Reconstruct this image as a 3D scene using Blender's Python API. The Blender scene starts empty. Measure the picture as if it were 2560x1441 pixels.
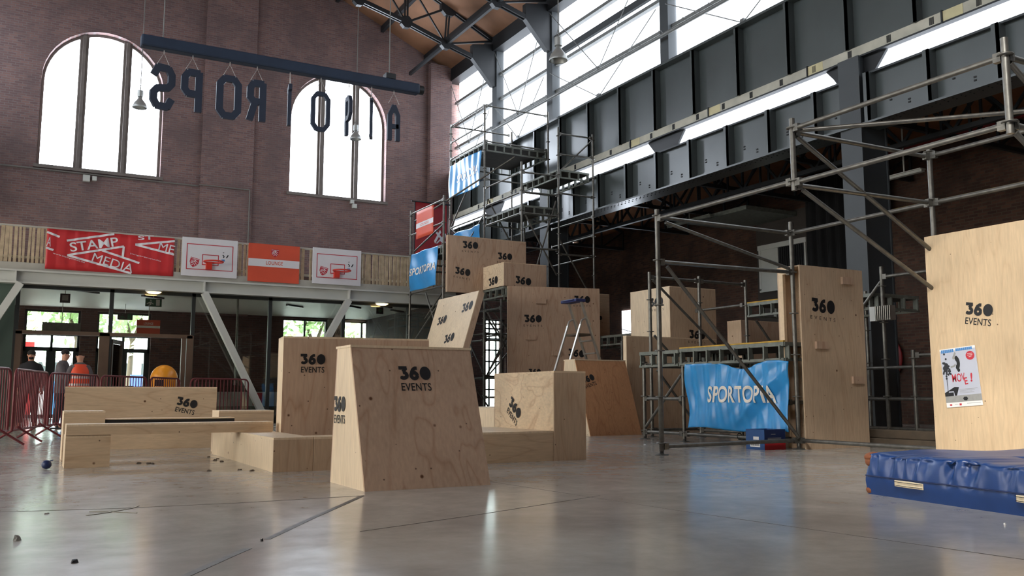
import bpy, math, random
from math import sin, cos, tan, atan, atan2, pi, radians, degrees, sqrt, hypot
from mathutils import Vector, Matrix
random.seed(7)
sc = bpy.context.scene
COL = sc.collection

# ------------------------------------------------------------------ camera, sky, exposure
FPX, HOR, CAMZ = 2220.0, 988.0, 0.72
AZ = radians(28.87)
PITCH = atan((HOR - 720.5) / FPX)
cd = bpy.data.cameras.new('camera'); cam = bpy.data.objects.new('camera', cd); COL.objects.link(cam)
cam.location = (0, 0, CAMZ); cam.rotation_euler = (pi/2 + PITCH, 0, -AZ)
cd.sensor_width = 36.0; cd.lens = 36.0 * FPX / 2560.0; cd.clip_end = 400
sc.camera = cam
sc.view_settings.view_transform = 'Standard'; sc.view_settings.look = 'None'
sc.view_settings.gamma = 1.0; sc.view_settings.use_curve_mapping = False
sc.view_settings.exposure = 1.12
SKY = 9.0          # overcast sky brightness
PANE = 8.0         # frosted daylight panes of the gable windows
CLER = 2.0         # clerestory glazing
w = bpy.data.worlds.new('overcast_sky'); sc.world = w; w.use_nodes = True
bg = w.node_tree.nodes['Background']
tc = w.node_tree.nodes.new('ShaderNodeTexCoord'); sx = w.node_tree.nodes.new('ShaderNodeSeparateXYZ')
cr = w.node_tree.nodes.new('ShaderNodeValToRGB')
w.node_tree.links.new(tc.outputs['Generated'], sx.inputs[0]); w.node_tree.links.new(sx.outputs['Z'], cr.inputs[0])
cr.color_ramp.elements[0].position = 0.0; cr.color_ramp.elements[0].color = (0.95, 0.97, 1, 1)
cr.color_ramp.elements[1].position = 1.0; cr.color_ramp.elements[1].color = (0.72, 0.84, 1, 1)
w.node_tree.links.new(cr.outputs[0], bg.inputs[0]); bg.inputs[1].default_value = SKY
sd = bpy.data.lights.new('sun', 'SUN'); sd.energy = 7.0; sd.angle = radians(20); sd.color = (1, .96, .9)
so = bpy.data.objects.new('sun', sd); COL.objects.link(so); so.rotation_euler = (radians(50), 0, radians(-60))
sc.cycles.use_denoising = True
sc.cycles.max_bounces = 6; sc.cycles.diffuse_bounces = 4; sc.cycles.glossy_bounces = 3; sc.cycles.transparent_max_bounces = 12
sc.cycles.sample_clamp_indirect = 6.0
sc.cycles.caustics_reflective = False; sc.cycles.caustics_refractive = False

# ------------------------------------------------------------------ surveying: photo bearings to points of the hall
def ray(x, y):
    a = (x - 1280) / FPX; b = -(y - 720.5) / FPX
    fh = cos(PITCH) - b * sin(PITCH)
    return (a*cos(AZ) + fh*sin(AZ), -a*sin(AZ) + fh*cos(AZ), sin(PITCH) + b*cos(PITCH))
def FL(x, y, z=0.0):
    d = ray(x, y); t = (z - CAMZ) / d[2]; return (d[0]*t, d[1]*t, z)
def PX(x, y, X):
    d = ray(x, y); t = X / d[0]; return (X, d[1]*t, CAMZ + d[2]*t)
def PY(x, y, Y):
    d = ray(x, y); t = Y / d[1]; return (d[0]*t, Y, CAMZ + d[2]*t)

# ------------------------------------------------------------------ materials
def lin(c):
    return tuple(((v/255)/12.92 if v/255 <= .04045 else ((v/255+.055)/1.055)**2.4) for v in c) + (1,)
MT = {}
def nn(nt, t, **kw):
    n = nt.nodes.new(t)
    for k, v in kw.items(): setattr(n, k, v)
    return n
def base(name):
    m = bpy.data.materials.new(name); m.use_nodes = True; MT[name] = m
    nt = m.node_tree; p = nt.nodes['Principled BSDF']; return m, nt, p
def simple(name, rgb, rough=.6, metal=0.0, var=0.12, scale=3.0, bump=0.0, spec=.5):
    m, nt, p = base(name); L = nt.links
    tcn = nn(nt, 'ShaderNodeTexCoord'); no = nn(nt, 'ShaderNodeTexNoise'); no.inputs['Scale'].default_value = scale; no.inputs['Detail'].default_value = 4
    L.new(tcn.outputs['Object'], no.inputs['Vector'])
    mp = nn(nt, 'ShaderNodeMapRange'); mp.inputs[3].default_value = 1-var; mp.inputs[4].default_value = 1+var
    mp.inputs[1].default_value = .3; mp.inputs[2].default_value = .7
    L.new(no.outputs[0], mp.inputs[0])
    hs = nn(nt, 'ShaderNodeHueSaturation'); hs.inputs['Color'].default_value = lin(rgb); L.new(mp.outputs[0], hs.inputs['Value'])
    L.new(hs.outputs[0], p.inputs['Base Color'])
    p.inputs['Roughness'].default_value = rough; p.inputs['Metallic'].default_value = metal
    p.inputs['Specular IOR Level'].default_value = spec
    if bump:
        b = nn(nt, 'ShaderNodeBump'); b.inputs['Strength'].default_value = bump; b.inputs['Distance'].default_value = .02
        L.new(no.outputs[0], b.inputs['Height']); L.new(b.outputs[0], p.inputs['Normal'])
    return m
def emit(name, rgb, s):
    m = bpy.data.materials.new(name); m.use_nodes = True; MT[name] = m; nt = m.node_tree
    nt.nodes.remove(nt.nodes['Principled BSDF'])
    e = nn(nt, 'ShaderNodeEmission'); e.inputs[0].default_value = lin(rgb); e.inputs[1].default_value = s
    nt.links.new(e.outputs[0], nt.nodes['Material Output'].inputs[0]); return m
def plywood(name, rgb, axis='z', grain=.5):
    """pine plywood: stretched grain, flame figure, knots and screw heads"""
    m, nt, p = base(name); L = nt.links
    tcn = nn(nt, 'ShaderNodeTexCoord'); oi = nn(nt, 'ShaderNodeObjectInfo')
    mulr = nn(nt, 'ShaderNodeMath', operation='MULTIPLY'); mulr.inputs[1].default_value = 37.0; L.new(oi.outputs['Random'], mulr.inputs[0])
    add = nn(nt, 'ShaderNodeVectorMath', operation='ADD'); L.new(tcn.outputs['Object'], add.inputs[0]); L.new(mulr.outputs[0], add.inputs[1])
    mp = nn(nt, 'ShaderNodeMapping'); mp.inputs['Scale'].default_value = (1, 1, .13) if axis == 'z' else (.13, .5, 1)
    L.new(add.outputs[0], mp.inputs[0])
    n1 = nn(nt, 'ShaderNodeTexNoise'); n1.inputs['Scale'].default_value = 2.2; n1.inputs['Detail'].default_value = 2; n1.inputs['Distortion'].default_value = .6
    L.new(mp.outputs[0], n1.inputs['Vector'])
    mu = nn(nt, 'ShaderNodeMath', operation='MULTIPLY'); mu.inputs[1].default_value = 9.0; L.new(n1.outputs[0], mu.inputs[0])
    fr = nn(nt, 'ShaderNodeMath', operation='PINGPONG'); fr.inputs[1].default_value = .5; L.new(mu.outputs[0], fr.inputs[0])
    pw = nn(nt, 'ShaderNodeMath', operation='POWER'); pw.inputs[1].default_value = 6.0
    m2 = nn(nt, 'ShaderNodeMath', operation='MULTIPLY'); m2.inputs[1].default_value = 2.0; L.new(fr.outputs[0], m2.inputs[0]); L.new(m2.outputs[0], pw.inputs[0])
    n2 = nn(nt, 'ShaderNodeTexNoise'); n2.inputs['Scale'].default_value = 45; n2.inputs['Detail'].default_value = 2; L.new(mp.outputs[0], n2.inputs['Vector'])
    n3 = nn(nt, 'ShaderNodeTexNoise'); n3.inputs['Scale'].default_value = 1.3; L.new(add.outputs[0], n3.inputs['Vector'])
    cA = nn(nt, 'ShaderNodeMixRGB'); c = lin(rgb)
    cA.inputs[1].default_value = c; cA.inputs[2].default_value = (c[0]*.62, c[1]*.48, c[2]*.40, 1)
    gm = nn(nt, 'ShaderNodeMath', operation='MULTIPLY'); gm.inputs[1].default_value = grain; L.new(pw.outputs[0], gm.inputs[0])
    L.new(gm.outputs[0], cA.inputs[0])
    hs = nn(nt, 'ShaderNodeHueSaturation'); L.new(cA.outputs[0], hs.inputs['Color'])
    a1 = nn(nt, 'ShaderNodeMath', operation='ADD'); L.new(n2.outputs[0], a1.inputs[0]); L.new(n3.outputs[0], a1.inputs[1])
    mr = nn(nt, 'ShaderNodeMapRange'); mr.inputs[1].default_value = .6; mr.inputs[2].default_value = 1.4; mr.inputs[3].default_value = .84; mr.inputs[4].default_value = 1.14
    L.new(a1.outputs[0], mr.inputs[0]); L.new(mr.outputs[0], hs.inputs['Value'])
    # knots and screw heads
    def dots(scale, r, soft, seedoff, thin):
        ad = nn(nt, 'ShaderNodeVectorMath', operation='ADD'); L.new(add.outputs[0], ad.inputs[0]); ad.inputs[1].default_value = (seedoff, seedoff*.7, seedoff*.3)
        v = nn(nt, 'ShaderNodeTexVoronoi'); v.inputs['Scale'].default_value = scale; v.inputs['Randomness'].default_value = .9; L.new(ad.outputs[0], v.inputs['Vector'])
        k = nn(nt, 'ShaderNodeMapRange'); k.inputs[1].default_value = r; k.inputs[2].default_value = r+soft; k.inputs[3].default_value = 1; k.inputs[4].default_value = 0
        L.new(v.outputs['Distance'], k.inputs[0])
        s = nn(nt, 'ShaderNodeSeparateColor'); L.new(v.outputs['Color'], s.inputs[0])
        g = nn(nt, 'ShaderNodeMath', operation='GREATER_THAN'); g.inputs[1].default_value = thin; L.new(s.outputs[0], g.inputs[0])
        mm = nn(nt, 'ShaderNodeMath', operation='MULTIPLY'); L.new(k.outputs[0], mm.inputs[0]); L.new(g.outputs[0], mm.inputs[1]); return mm
    k1 = dots(4.0, .035, .045, 3.1, .35); k2 = dots(7.5, .045, .02, 9.7, .0)
    mx = nn(nt, 'ShaderNodeMixRGB'); L.new(k1.outputs[0], mx.inputs[0]); L.new(hs.outputs[0], mx.inputs[1]); mx.inputs[2].default_value = lin((92, 58, 34))
    mf = nn(nt, 'ShaderNodeMath', operation='MULTIPLY'); mf.inputs[1].default_value = .8; L.new(k2.outputs[0], mf.inputs[0])
    mx2 = nn(nt, 'ShaderNodeMixRGB'); L.new(mf.outputs[0], mx2.inputs[0]); L.new(mx.outputs[0], mx2.inputs[1]); mx2.inputs[2].default_value = lin((70, 48, 36))
    L.new(mx2.outputs[0], p.inputs['Base Color']); p.inputs['Roughness'].default_value = .55; p.inputs['Specular IOR Level'].default_value = .3
    return m
def brick(name, plane, rgb1, rgb2, mortar, dirt=(60, 50, 48)):
    m, nt, p = base(name); L = nt.links
    tcn = nn(nt, 'ShaderNodeTexCoord'); s = nn(nt, 'ShaderNodeSeparateXYZ'); L.new(tcn.outputs['Object'], s.inputs[0])
    cb = nn(nt, 'ShaderNodeCombineXYZ'); L.new(s.outputs[0 if plane == 'x' else 1], cb.inputs[0]); L.new(s.outputs[2], cb.inputs[1])
    b = nn(nt, 'ShaderNodeTexBrick'); b.inputs['Scale'].default_value = 1; b.inputs['Brick Width'].default_value = .23; b.inputs['Row Height'].default_value = .075
    b.inputs['Mortar Size'].default_value = .009; b.inputs['Color1'].default_value = lin(rgb1); b.inputs['Color2'].default_value = lin(rgb2); b.inputs['Mortar'].default_value = lin(mortar)
    L.new(cb.outputs[0], b.inputs['Vector'])
    n = nn(nt, 'ShaderNodeTexNoise'); n.inputs['Scale'].default_value = .9; n.inputs['Detail'].default_value = 6; n.inputs['Roughness'].default_value = .65; L.new(tcn.outputs['Object'], n.inputs['Vector'])
    r = nn(nt, 'ShaderNodeValToRGB'); r.color_ramp.elements[0].position = .42; r.color_ramp.elements[1].position = .62; L.new(n.outputs[0], r.inputs[0])
    mx = nn(nt, 'ShaderNodeMixRGB'); mu = nn(nt, 'ShaderNodeMath', operation='MULTIPLY'); mu.inputs[1].default_value = .6; L.new(r.outputs[0], mu.inputs[0]); L.new(mu.outputs[0], mx.inputs[0])
    L.new(b.outputs['Color'], mx.inputs[1]); mx.inputs[2].default_value = lin(dirt)
    n2 = nn(nt, 'ShaderNodeTexNoise'); n2.inputs['Scale'].default_value = .55; n2.inputs['Detail'].default_value = 8; n2.inputs['Roughness'].default_value = .7
    ad = nn(nt, 'ShaderNodeVectorMath', operation='ADD'); ad.inputs[1].default_value = (9, 4, 2); L.new(tcn.outputs['Object'], ad.inputs[0]); L.new(ad.outputs[0], n2.inputs['Vector'])
    k = nn(nt, 'ShaderNodeMapRange'); k.inputs[1].default_value = .66; k.inputs[2].default_value = .74; L.new(n2.outputs[0], k.inputs[0])
    mx2 = nn(nt, 'ShaderNodeMixRGB'); L.new(k.outputs[0], mx2.inputs[0]); L.new(mx.outputs[0], mx2.inputs[1]); mx2.inputs[2].default_value = lin((150, 138, 130))
    k.inputs[4].default_value = .5
    L.new(mx2.outputs[0], p.inputs['Base Color']); p.inputs['Roughness'].default_value = .85; p.inputs['Specular IOR Level'].default_value = .25
    bp = nn(nt, 'ShaderNodeBump'); bp.inputs['Strength'].default_value = .5; bp.inputs['Distance'].default_value = .01; bp.invert = True
    L.new(b.outputs['Fac'], bp.inputs['Height']); L.new(bp.outputs[0], p.inputs['Normal'])
    return m
def glass(name, tint=(225, 235, 230), refl=.12):
    m = bpy.data.materials.new(name); m.use_nodes = True; MT[name] = m; nt = m.node_tree; L = nt.links
    nt.nodes.remove(nt.nodes['Principled BSDF'])
    t = nn(nt, 'ShaderNodeBsdfTransparent'); t.inputs[0].default_value = lin(tint)
    g = nn(nt, 'ShaderNodeBsdfGlossy'); g.inputs['Roughness'].default_value = .02
    f = nn(nt, 'ShaderNodeFresnel'); f.inputs[0].default_value = 1.5
    a = nn(nt, 'ShaderNodeMath', operation='ADD'); a.inputs[1].default_value = refl*.4; L.new(f.outputs[0], a.inputs[0])
    x = nn(nt, 'ShaderNodeMixShader'); L.new(a.outputs[0], x.inputs[0]); L.new(t.outputs[0], x.inputs[1]); L.new(g.outputs[0], x.inputs[2])
    L.new(x.outputs[0], nt.nodes['Material Output'].inputs[0]); return m

def floor_mat():
    m, nt, p = base('polished_concrete'); L = nt.links
    tcn = nn(nt, 'ShaderNodeTexCoord')
    n = nn(nt, 'ShaderNodeTexNoise'); n.inputs['Scale'].default_value = .8; n.inputs['Detail'].default_value = 7; n.inputs['Roughness'].default_value = .6; n.inputs['Distortion'].default_value = .8
    L.new(tcn.outputs['Object'], n.inputs['Vector'])
    r = nn(nt, 'ShaderNodeValToRGB'); r.color_ramp.elements[0].position = .3; r.color_ramp.elements[0].color = lin((154, 150, 143)); r.color_ramp.elements[1].position = .7; r.color_ramp.elements[1].color = lin((184, 180, 172))
    L.new(n.outputs[0], r.inputs[0])
    n2 = nn(nt, 'ShaderNodeTexNoise'); n2.inputs['Scale'].default_value = 4.5; n2.inputs['Detail'].default_value = 8; n2.inputs['Roughness'].default_value = .7
    L.new(tcn.outputs['Object'], n2.inputs['Vector'])
    r2 = nn(nt, 'ShaderNodeMapRange'); r2.inputs[1].default_value = .35; r2.inputs[2].default_value = .65; r2.inputs[3].default_value = .94; r2.inputs[4].default_value = 1.04; L.new(n2.outputs[0], r2.inputs[0])
    hs = nn(nt, 'ShaderNodeHueSaturation'); L.new(r.outputs[0], hs.inputs['Color']); L.new(r2.outputs[0], hs.inputs['Value'])
    # saw-cut joints every six metres
    s = nn(nt, 'ShaderNodeSeparateXYZ'); L.new(tcn.outputs['Object'], s.inputs[0])
    L.new(hs.outputs[0], p.inputs['Base Color'])
    rr = nn(nt, 'ShaderNodeMapRange'); rr.inputs[1].default_value = .3; rr.inputs[2].default_value = .7; rr.inputs[3].default_value = .15; rr.inputs[4].default_value = .22; L.new(n2.outputs[0], rr.inputs[0])
    L.new(rr.outputs[0], p.inputs['Roughness']); p.inputs['Specular IOR Level'].default_value = .75
    b = nn(nt, 'ShaderNodeBump'); b.inputs['Strength'].default_value = .04; b.inputs['Distance'].default_value = .01; L.new(n.outputs[0], b.inputs['Height']); L.new(b.outputs[0], p.inputs['Normal'])
    return m
floor_mat()
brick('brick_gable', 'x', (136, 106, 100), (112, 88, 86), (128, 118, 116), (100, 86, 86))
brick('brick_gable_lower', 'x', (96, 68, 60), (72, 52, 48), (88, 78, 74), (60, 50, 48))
brick('brick_aisle', 'y', (96, 68, 56), (70, 50, 42), (84, 72, 62), (44, 37, 33))
plywood('ply_pine', (197, 172, 144), 'z', .30)
plywood('ply_pink', (192, 164, 140), 'z', .45)
plywood('ply_flat', (202, 178, 148), 'x', .35)
plywood('ply_lit', (222, 202, 172), 'z', .16)  # lit copy of the plywood: window light painted into sides and tops
plywood('ply_flame_lit', (224, 202, 170), 'x', .55)  # flame figure is the wood's own; brighter tone paints in light from the left
plywood('ply_warm', (210, 184, 148), 'z', .2)
plywood('ply_red', (190, 140, 100), 'z', .5)
simple('ply_edge', (226, 200, 164), .6, var=.06, scale=30)
simple('steel_paint', (70, 77, 77), .30, .0, .10, 1.2, spec=.7)
simple('steel_dark', (30, 33, 36), .5, .0, .1, 2)
simple('steel_column', (60, 65, 68), .5, 0, .08, 1.5)
simple('galvanised', (112, 110, 104), .40, .7, .22, 14)
simple('galvanised_dark', (96, 96, 92), .48, .6, .25, 12)
simple('deck_steel', (120, 124, 116), .55, .35, .22, 9)
simple('deck_board', (62, 58, 52), .8, 0, .2, 6)
simple('yellow_edge', (190, 150, 50), .6, 0, .2, 9)
simple('rail_plaster', (176, 174, 160), .85, 0, .18, 2.5)
simple('rail_yellow', (196, 188, 150), .85, 0, .1, 4)
simple('black_paint', (18, 18, 20), .6, 0, .1, 9)
simple('window_frame', (112, 104, 98), .6, 0, .15, 4)
simple('transom_steel', (120, 122, 120), .5, .2, .12, 3)
simple('ceiling_boards', (126, 88, 62), .8, 0, .22, .9)
simple('aisle_boards', (140, 94, 62), .8, 0, .25, 1.1)
simple('white_steel', (196, 198, 192), .55, 0, .05, 2)
simple('concrete_edge', (172, 170, 160), .8, 0, .1, 4)
simple('lobby_ceiling', (226, 224, 214), .5, 0, .04, 1)
simple('frame_dark', (44, 48, 48), .45, .2, .08, 4)
simple('frame_bronze', (96, 78, 64), .5, .2, .1, 4)
simple('green_wall', (70, 86, 78), .7, 0, .05, 2)
simple('dark_wall', (58, 52, 48), .8, 0, .1, 1.5)
simple('wood_slat', (184, 166, 138), .75, 0, .22, 6)
simple('banner_red', (196, 48, 52), .4, 0, .05, 3)
simple('banner_orange', (214, 84, 56), .45, 0, .05, 3)
simple('banner_darkred', (160, 40, 46), .5, 0, .05, 3)
simple('banner_white', (222, 222, 226), .5, 0, .03, 3)
simple('print_white', (236, 234, 230), .5, 0, .02, 3)
simple('print_red', (190, 40, 56), .5, 0, .02, 3)
simple('print_orange', (214, 92, 66), .5, 0, .02, 3)
simple('print_sky', (186, 190, 202), .5, 0, .03, 3)
simple('print_blue', (64, 130, 190), .5, 0, .02, 3)
simple('print_dark', (36, 38, 44), .6, 0, .05, 3)
simple('print_grey', (150, 150, 146), .6, 0, .1, 20)
simple('hoop_red', (214, 56, 40), .4, 0, .05, 3)
simple('tarp_blue', (44, 146, 212), .28, 0, .06, 5, spec=.7)
simple('tarp_letter', (236, 228, 214), .4, 0, .04, 5)
simple('mat_blue', (18, 56, 112), .36, 0, .12, 6, spec=.6)
simple('mat_foam', (128, 76, 48), .9, 0, .2, 12, bump=.6)
simple('webbing', (224, 208, 176), .8, 0, .1, 30)
simple('wine_steel', (108, 38, 44), .42, .1, .12, 6)
simple('alu', (176, 172, 164), .35, .8, .1, 8)
simple('ladder_blue', (34, 44, 96), .5, 0, .1, 8)
simple('carton_blue', (28, 76, 132), .5, 0, .06, 8)
simple('carton_navy', (22, 38, 78), .5, 0, .06, 8)
simple('carton_red', (176, 24, 32), .5, 0, .06, 8)
simple('yellow_plastic', (240, 158, 40), .35, 0, .05, 2)
simple('ball_blue', (26, 46, 92), .4, 0, .15, 30)
simple('skin', (196, 146, 120), .6, 0, .05, 6)
simple('hair_dark', (30, 24, 22), .8, 0, .2, 30)
simple('cloth_black', (34, 34, 38), .85, 0, .1, 9)
simple('cloth_grey', (92, 88, 92), .85, 0, .12, 9)
simple('cloth_trouser', (40, 38, 44), .85, 0, .12, 9)
simple('vest_orange', (240, 84, 48), .6, 0, .05, 9)
simple('reflective', (190, 190, 190), .4, .2, .05, 9)
simple('lamp_shade', (168, 170, 166), .35, .4, .1, 5)
simple('red_pipe', (132, 34, 34), .5, .1, .15, 6)
simple('reel_red', (130, 22, 28), .5, 0, .1, 6)
simple('curtain_black', (16, 17, 19), .9, 0, .2, 4)
simple('tyre_black', (24, 24, 24), .8, 0, .1, 9)
simple('leaf', (150, 176, 120), .7, 0, .35, 1.3)
simple('leaf_pale', (176, 196, 140), .7, 0, .35, 1.3)
simple('bark', (78, 66, 52), .9, 0, .2, 5)
simple('paving', (168, 166, 160), .85, 0, .1, 1)
simple('facade_white', (216, 216, 214), .7, 0, .05, 1)
simple('hoarding_blue', (80, 104, 190), .6, 0, .05, 1)
simple('floor_joint', (92, 86, 80), .7, 0, .2, 18)
simple('floor_repair', (92, 88, 84), .6, 0, .25, 14)
simple('tape', (120, 112, 92), .6, 0, .1, 10)
simple('sign_green', (30, 92, 66), .4, 0, .03, 3)
simple('timber_dark', (84, 72, 58), .8, 0, .25, 5)
simple('cable', (120, 118, 112), .6, .3, .1, 5)
simple('rope_white', (206, 202, 196), .8, 0, .1, 20)
simple('letter_navy', (38, 48, 66), .6, 0, .08, 4)
simple('beam_navy', (36, 50, 70), .7, 0, .1, 3)
emit('daylight_pane', (232, 242, 255), PANE)
emit('daylight_clerestory', (236, 244, 255), CLER)
emit('daylight_left', (250, 246, 238), 5.5)
emit('lamp_glow', (255, 214, 140), 6)
emit('tube_glow', (240, 248, 255), 2)
glass('clear_glass', (240, 240, 236))
glass('door_glass', (235, 242, 238), .05)

# ------------------------------------------------------------------ mesh builder
class MB:
    def __init__(s): s.v = []; s.f = []; s.sm = []
    def add(s, vs, fs, smooth=False):
        o = len(s.v); s.v += [tuple(v) for v in vs]
        for f in fs: s.f.append([i+o for i in f]); s.sm.append(smooth)
        return s
    def hexa(s, p):   # 8 corners: bottom 4 ccw, top 4 ccw
        return s.add(p, [(3,2,1,0), (4,5,6,7), (0,1,5,4), (1,2,6,5), (2,3,7,6), (3,0,4,7)])
    def box(s, x0, x1, y0, y1, z0, z1):
        if x0 > x1: x0, x1 = x1, x0
        if y0 > y1: y0, y1 = y1, y0
        if z0 > z1: z0, z1 = z1, z0
        return s.hexa([(x0,y0,z0),(x1,y0,z0),(x1,y1,z0),(x0,y1,z0),(x0,y0,z1),(x1,y0,z1),(x1,y1,z1),(x0,y1,z1)])
    def obox(s, c, dx, dy, dz, U=(1,0,0), V=(0,1,0)):   # centre, full sizes, axes
        U = Vector(U).normalized(); V = Vector(V).normalized(); W = U.cross(V); c = Vector(c); P = []
        for k in (-.5, .5):
            for i, j in ((-.5,-.5),(.5,-.5),(.5,.5),(-.5,.5)): P.append(c + U*dx*i + V*dy*j + W*dz*k)
        return s.hexa(P)
    def beam(s, a, b, w_, h_, up=(0,0,1)):
        a = Vector(a); b = Vector(b); U = (b-a).normalized(); up = Vector(up)
        V = up.cross(U)
        if V.length < 1e-4: V = Vector((0,1,0)).cross(U)
        return s.obox((a+b)/2, (b-a).length, w_, h_, U, V.normalized())
    def tube(s, a, b, r, n=10, r2=None, caps=True):
        a = Vector(a); b = Vector(b); U = (b-a).normalized(); r2 = r if r2 is None else r2
        V = U.orthogonal().normalized(); W = U.cross(V); P = []
        for c, q in ((a, r), (b, r2)):
            for i in range(n):
                t = 2*pi*i/n; P.append(c + V*cos(t)*q + W*sin(t)*q)
        s.add(P, [(i, (i+1) % n, n+(i+1) % n, n+i) for i in range(n)], True)
        if caps: s.add(P, [tuple(range(n-1, -1, -1)), tuple(range(n, 2*n))])
        return s
    def path(s, pts, r, n=8):
        pts = [Vector(p) for p in pts]; R = []; prev = None
        for i, p in enumerate(pts):
            d = ((pts[min(i+1, len(pts)-1)] - pts[max(i-1, 0)])).normalized()
            V = d.orthogonal().normalized() if prev is None else (prev - d*prev.dot(d)).normalized()
            prev = V; W = d.cross(V)
            R.append([p + V*cos(2*pi*k/n)*r + W*sin(2*pi*k/n)*r for k in range(n)])
        P = [q for rg in R for q in rg]; F = []
        for i in range(len(pts)-1):
            for k in range(n): F.append((i*n+k, i*n+(k+1) % n, (i+1)*n+(k+1) % n, (i+1)*n+k))
        s.add(P, F, True); s.add(R[0], [tuple(range(n-1,-1,-1))]); s.add(R[-1], [tuple(range(n))]); return s
    def lathe(s, c, prof, n=20, axis=(0,0,1), cap=True):
        A = Vector(axis).normalized(); V = A.orthogonal().normalized(); W = A.cross(V); c = Vector(c); P = []
        for (r, h) in prof:
            for k in range(n): P.append(c + A*h + V*cos(2*pi*k/n)*r + W*sin(2*pi*k/n)*r)
        F = [(i*n+k, i*n+(k+1) % n, (i+1)*n+(k+1) % n, (i+1)*n+k) for i in range(len(prof)-1) for k in range(n)]
        return s.add(P, F, True)
    def sphere(s, c, r, n=16, m=10, sc_=(1,1,1)):
        P = []; c = Vector(c)
        for i in range(m+1):
            t = pi*i/m
            for k in range(n): P.append(c + Vector((r*sin(t)*cos(2*pi*k/n)*sc_[0], r*sin(t)*sin(2*pi*k/n)*sc_[1], r*cos(t)*sc_[2])))
        return s.add(P, [(i*n+k, (i+1)*n+k, (i+1)*n+(k+1) % n, i*n+(k+1) % n) for i in range(m) for k in range(n)], True)
    def prism(s, poly, d):     # extrude a 3-D polygon by vector d
        n = len(poly); d = Vector(d); P = [Vector(p) for p in poly] + [Vector(p)+d for p in poly]
        return s.add(P, [tuple(range(n-1,-1,-1)), tuple(range(n, 2*n))] + [(i, (i+1) % n, n+(i+1) % n, n+i) for i in range(n)])
    def build(s, name, mat, parent=None, origin=None, bevel=0):
        if origin is None:
            if parent is not None: origin = Vector(parent['_w'])
            else:
                xs = [v[0] for v in s.v]; ys = [v[1] for v in s.v]; zs = [v[2] for v in s.v]
                origin = Vector(((min(xs)+max(xs))/2, (min(ys)+max(ys))/2, min(zs)))
        origin = Vector(origin)
        me = bpy.data.meshes.new(name)
        me.from_pydata([(v[0]-origin.x, v[1]-origin.y, v[2]-origin.z) for v in s.v], [], s.f)
        me.polygons.foreach_set('use_smooth', s.sm); me.materials.append(MT[mat]); me.update()
        o = bpy.data.objects.new(name, me); COL.objects.link(o); o['_w'] = tuple(origin)
        if parent is not None:
            pw_ = Vector(parent['_w']); o.parent = parent; o.location = origin - pw_
        else: o.location = origin
        if bevel:
            b = o.modifiers.new('bevel', 'BEVEL'); b.width = bevel; b.segments = 2; b.limit_method = 'ANGLE'
        return o
def empty(name, loc, label=None, cat=None, group=None):
    o = bpy.data.objects.new(name, None); COL.objects.link(o); o.location = loc; o['_w'] = tuple(loc); o.empty_display_size = .2
    if label: tag(o, label, cat, group)
    return o
def tag(o, label=None, cat=None, group=None, kind=None):
    if label: o['label'] = label
    if cat: o['category'] = cat
    if group: o['group'] = group
    if kind: o['kind'] = kind
    return o
def struct(name, mb, mat, parent=None):
    o = mb.build(name, mat, parent, origin=(0,0,0))
    if parent is None: o['kind'] = 'structure'
    return o
def copy_tree(root, loc, label=None, rz=None):
    r = root.copy(); COL.objects.link(r); r.location = loc
    if rz is not None: r.rotation_euler = (0, 0, rz)
    if label: r['label'] = label
    for ch in list(root.children):
        c = ch.copy(); COL.objects.link(c); c.parent = r
        for g in list(ch.children):
            d = g.copy(); COL.objects.link(d); d.parent = c
    return r

# ------------------------------------------------------------------ lettering
_tc = {}
def text2d(body, off=0.0, space=1.0):
    key = (body, off, space)
    if key in _tc: return _tc[key]
    cu = bpy.data.curves.new('t', 'FONT'); cu.body = body; cu.size = 1; cu.offset = off; cu.space_character = space; cu.resolution_u = 5; cu.fill_mode = 'FRONT'
    ob = bpy.data.objects.new('t', cu); COL.objects.link(ob); bpy.context.view_layer.update()
    me = ob.evaluated_get(bpy.context.evaluated_depsgraph_get()).to_mesh()
    vs = [(v.co.x, v.co.y) for v in me.vertices]; fs = [tuple(p.vertices) for p in me.polygons]
    bpy.data.objects.remove(ob); bpy.data.curves.remove(cu)
    if vs:
        x0 = min(v[0] for v in vs); x1 = max(v[0] for v in vs); y0 = min(v[1] for v in vs); y1 = max(v[1] for v in vs)
        vs = [((v[0]-x0)/(x1-x0), (v[1]-y0)/(y1-y0)) for v in vs]
    _tc[key] = (vs, fs); return _tc[key]
def stroke2d(pts, w_):
    """thick flat polyline with round joints -> verts, faces"""
    V = []; F = []
    for i in range(len(pts)-1):
        (x0, y0), (x1, y1) = pts[i], pts[i+1]; L_ = hypot(x1-x0, y1-y0) or 1e-6; nx, ny = -(y1-y0)/L_*w_/2, (x1-x0)/L_*w_/2
        o = len(V); V += [(x0+nx, y0+ny), (x0-nx, y0-ny), (x1-nx, y1-ny), (x1+nx, y1+ny)]; F.append((o, o+1, o+2, o+3))
    for (x, y) in pts[1:-1]:
        o = len(V); V += [(x+cos(2*pi*k/10)*w_/2, y+sin(2*pi*k/10)*w_/2) for k in range(10)]; F.append(tuple(range(o, o+10)))
    return V, F
def arc(cx, cy, rx, ry, a0, a1, n=12):
    return [(cx+rx*cos(radians(a0+(a1-a0)*i/n)), cy+ry*sin(radians(a0+(a1-a0)*i/n))) for i in range(n+1)]
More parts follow.
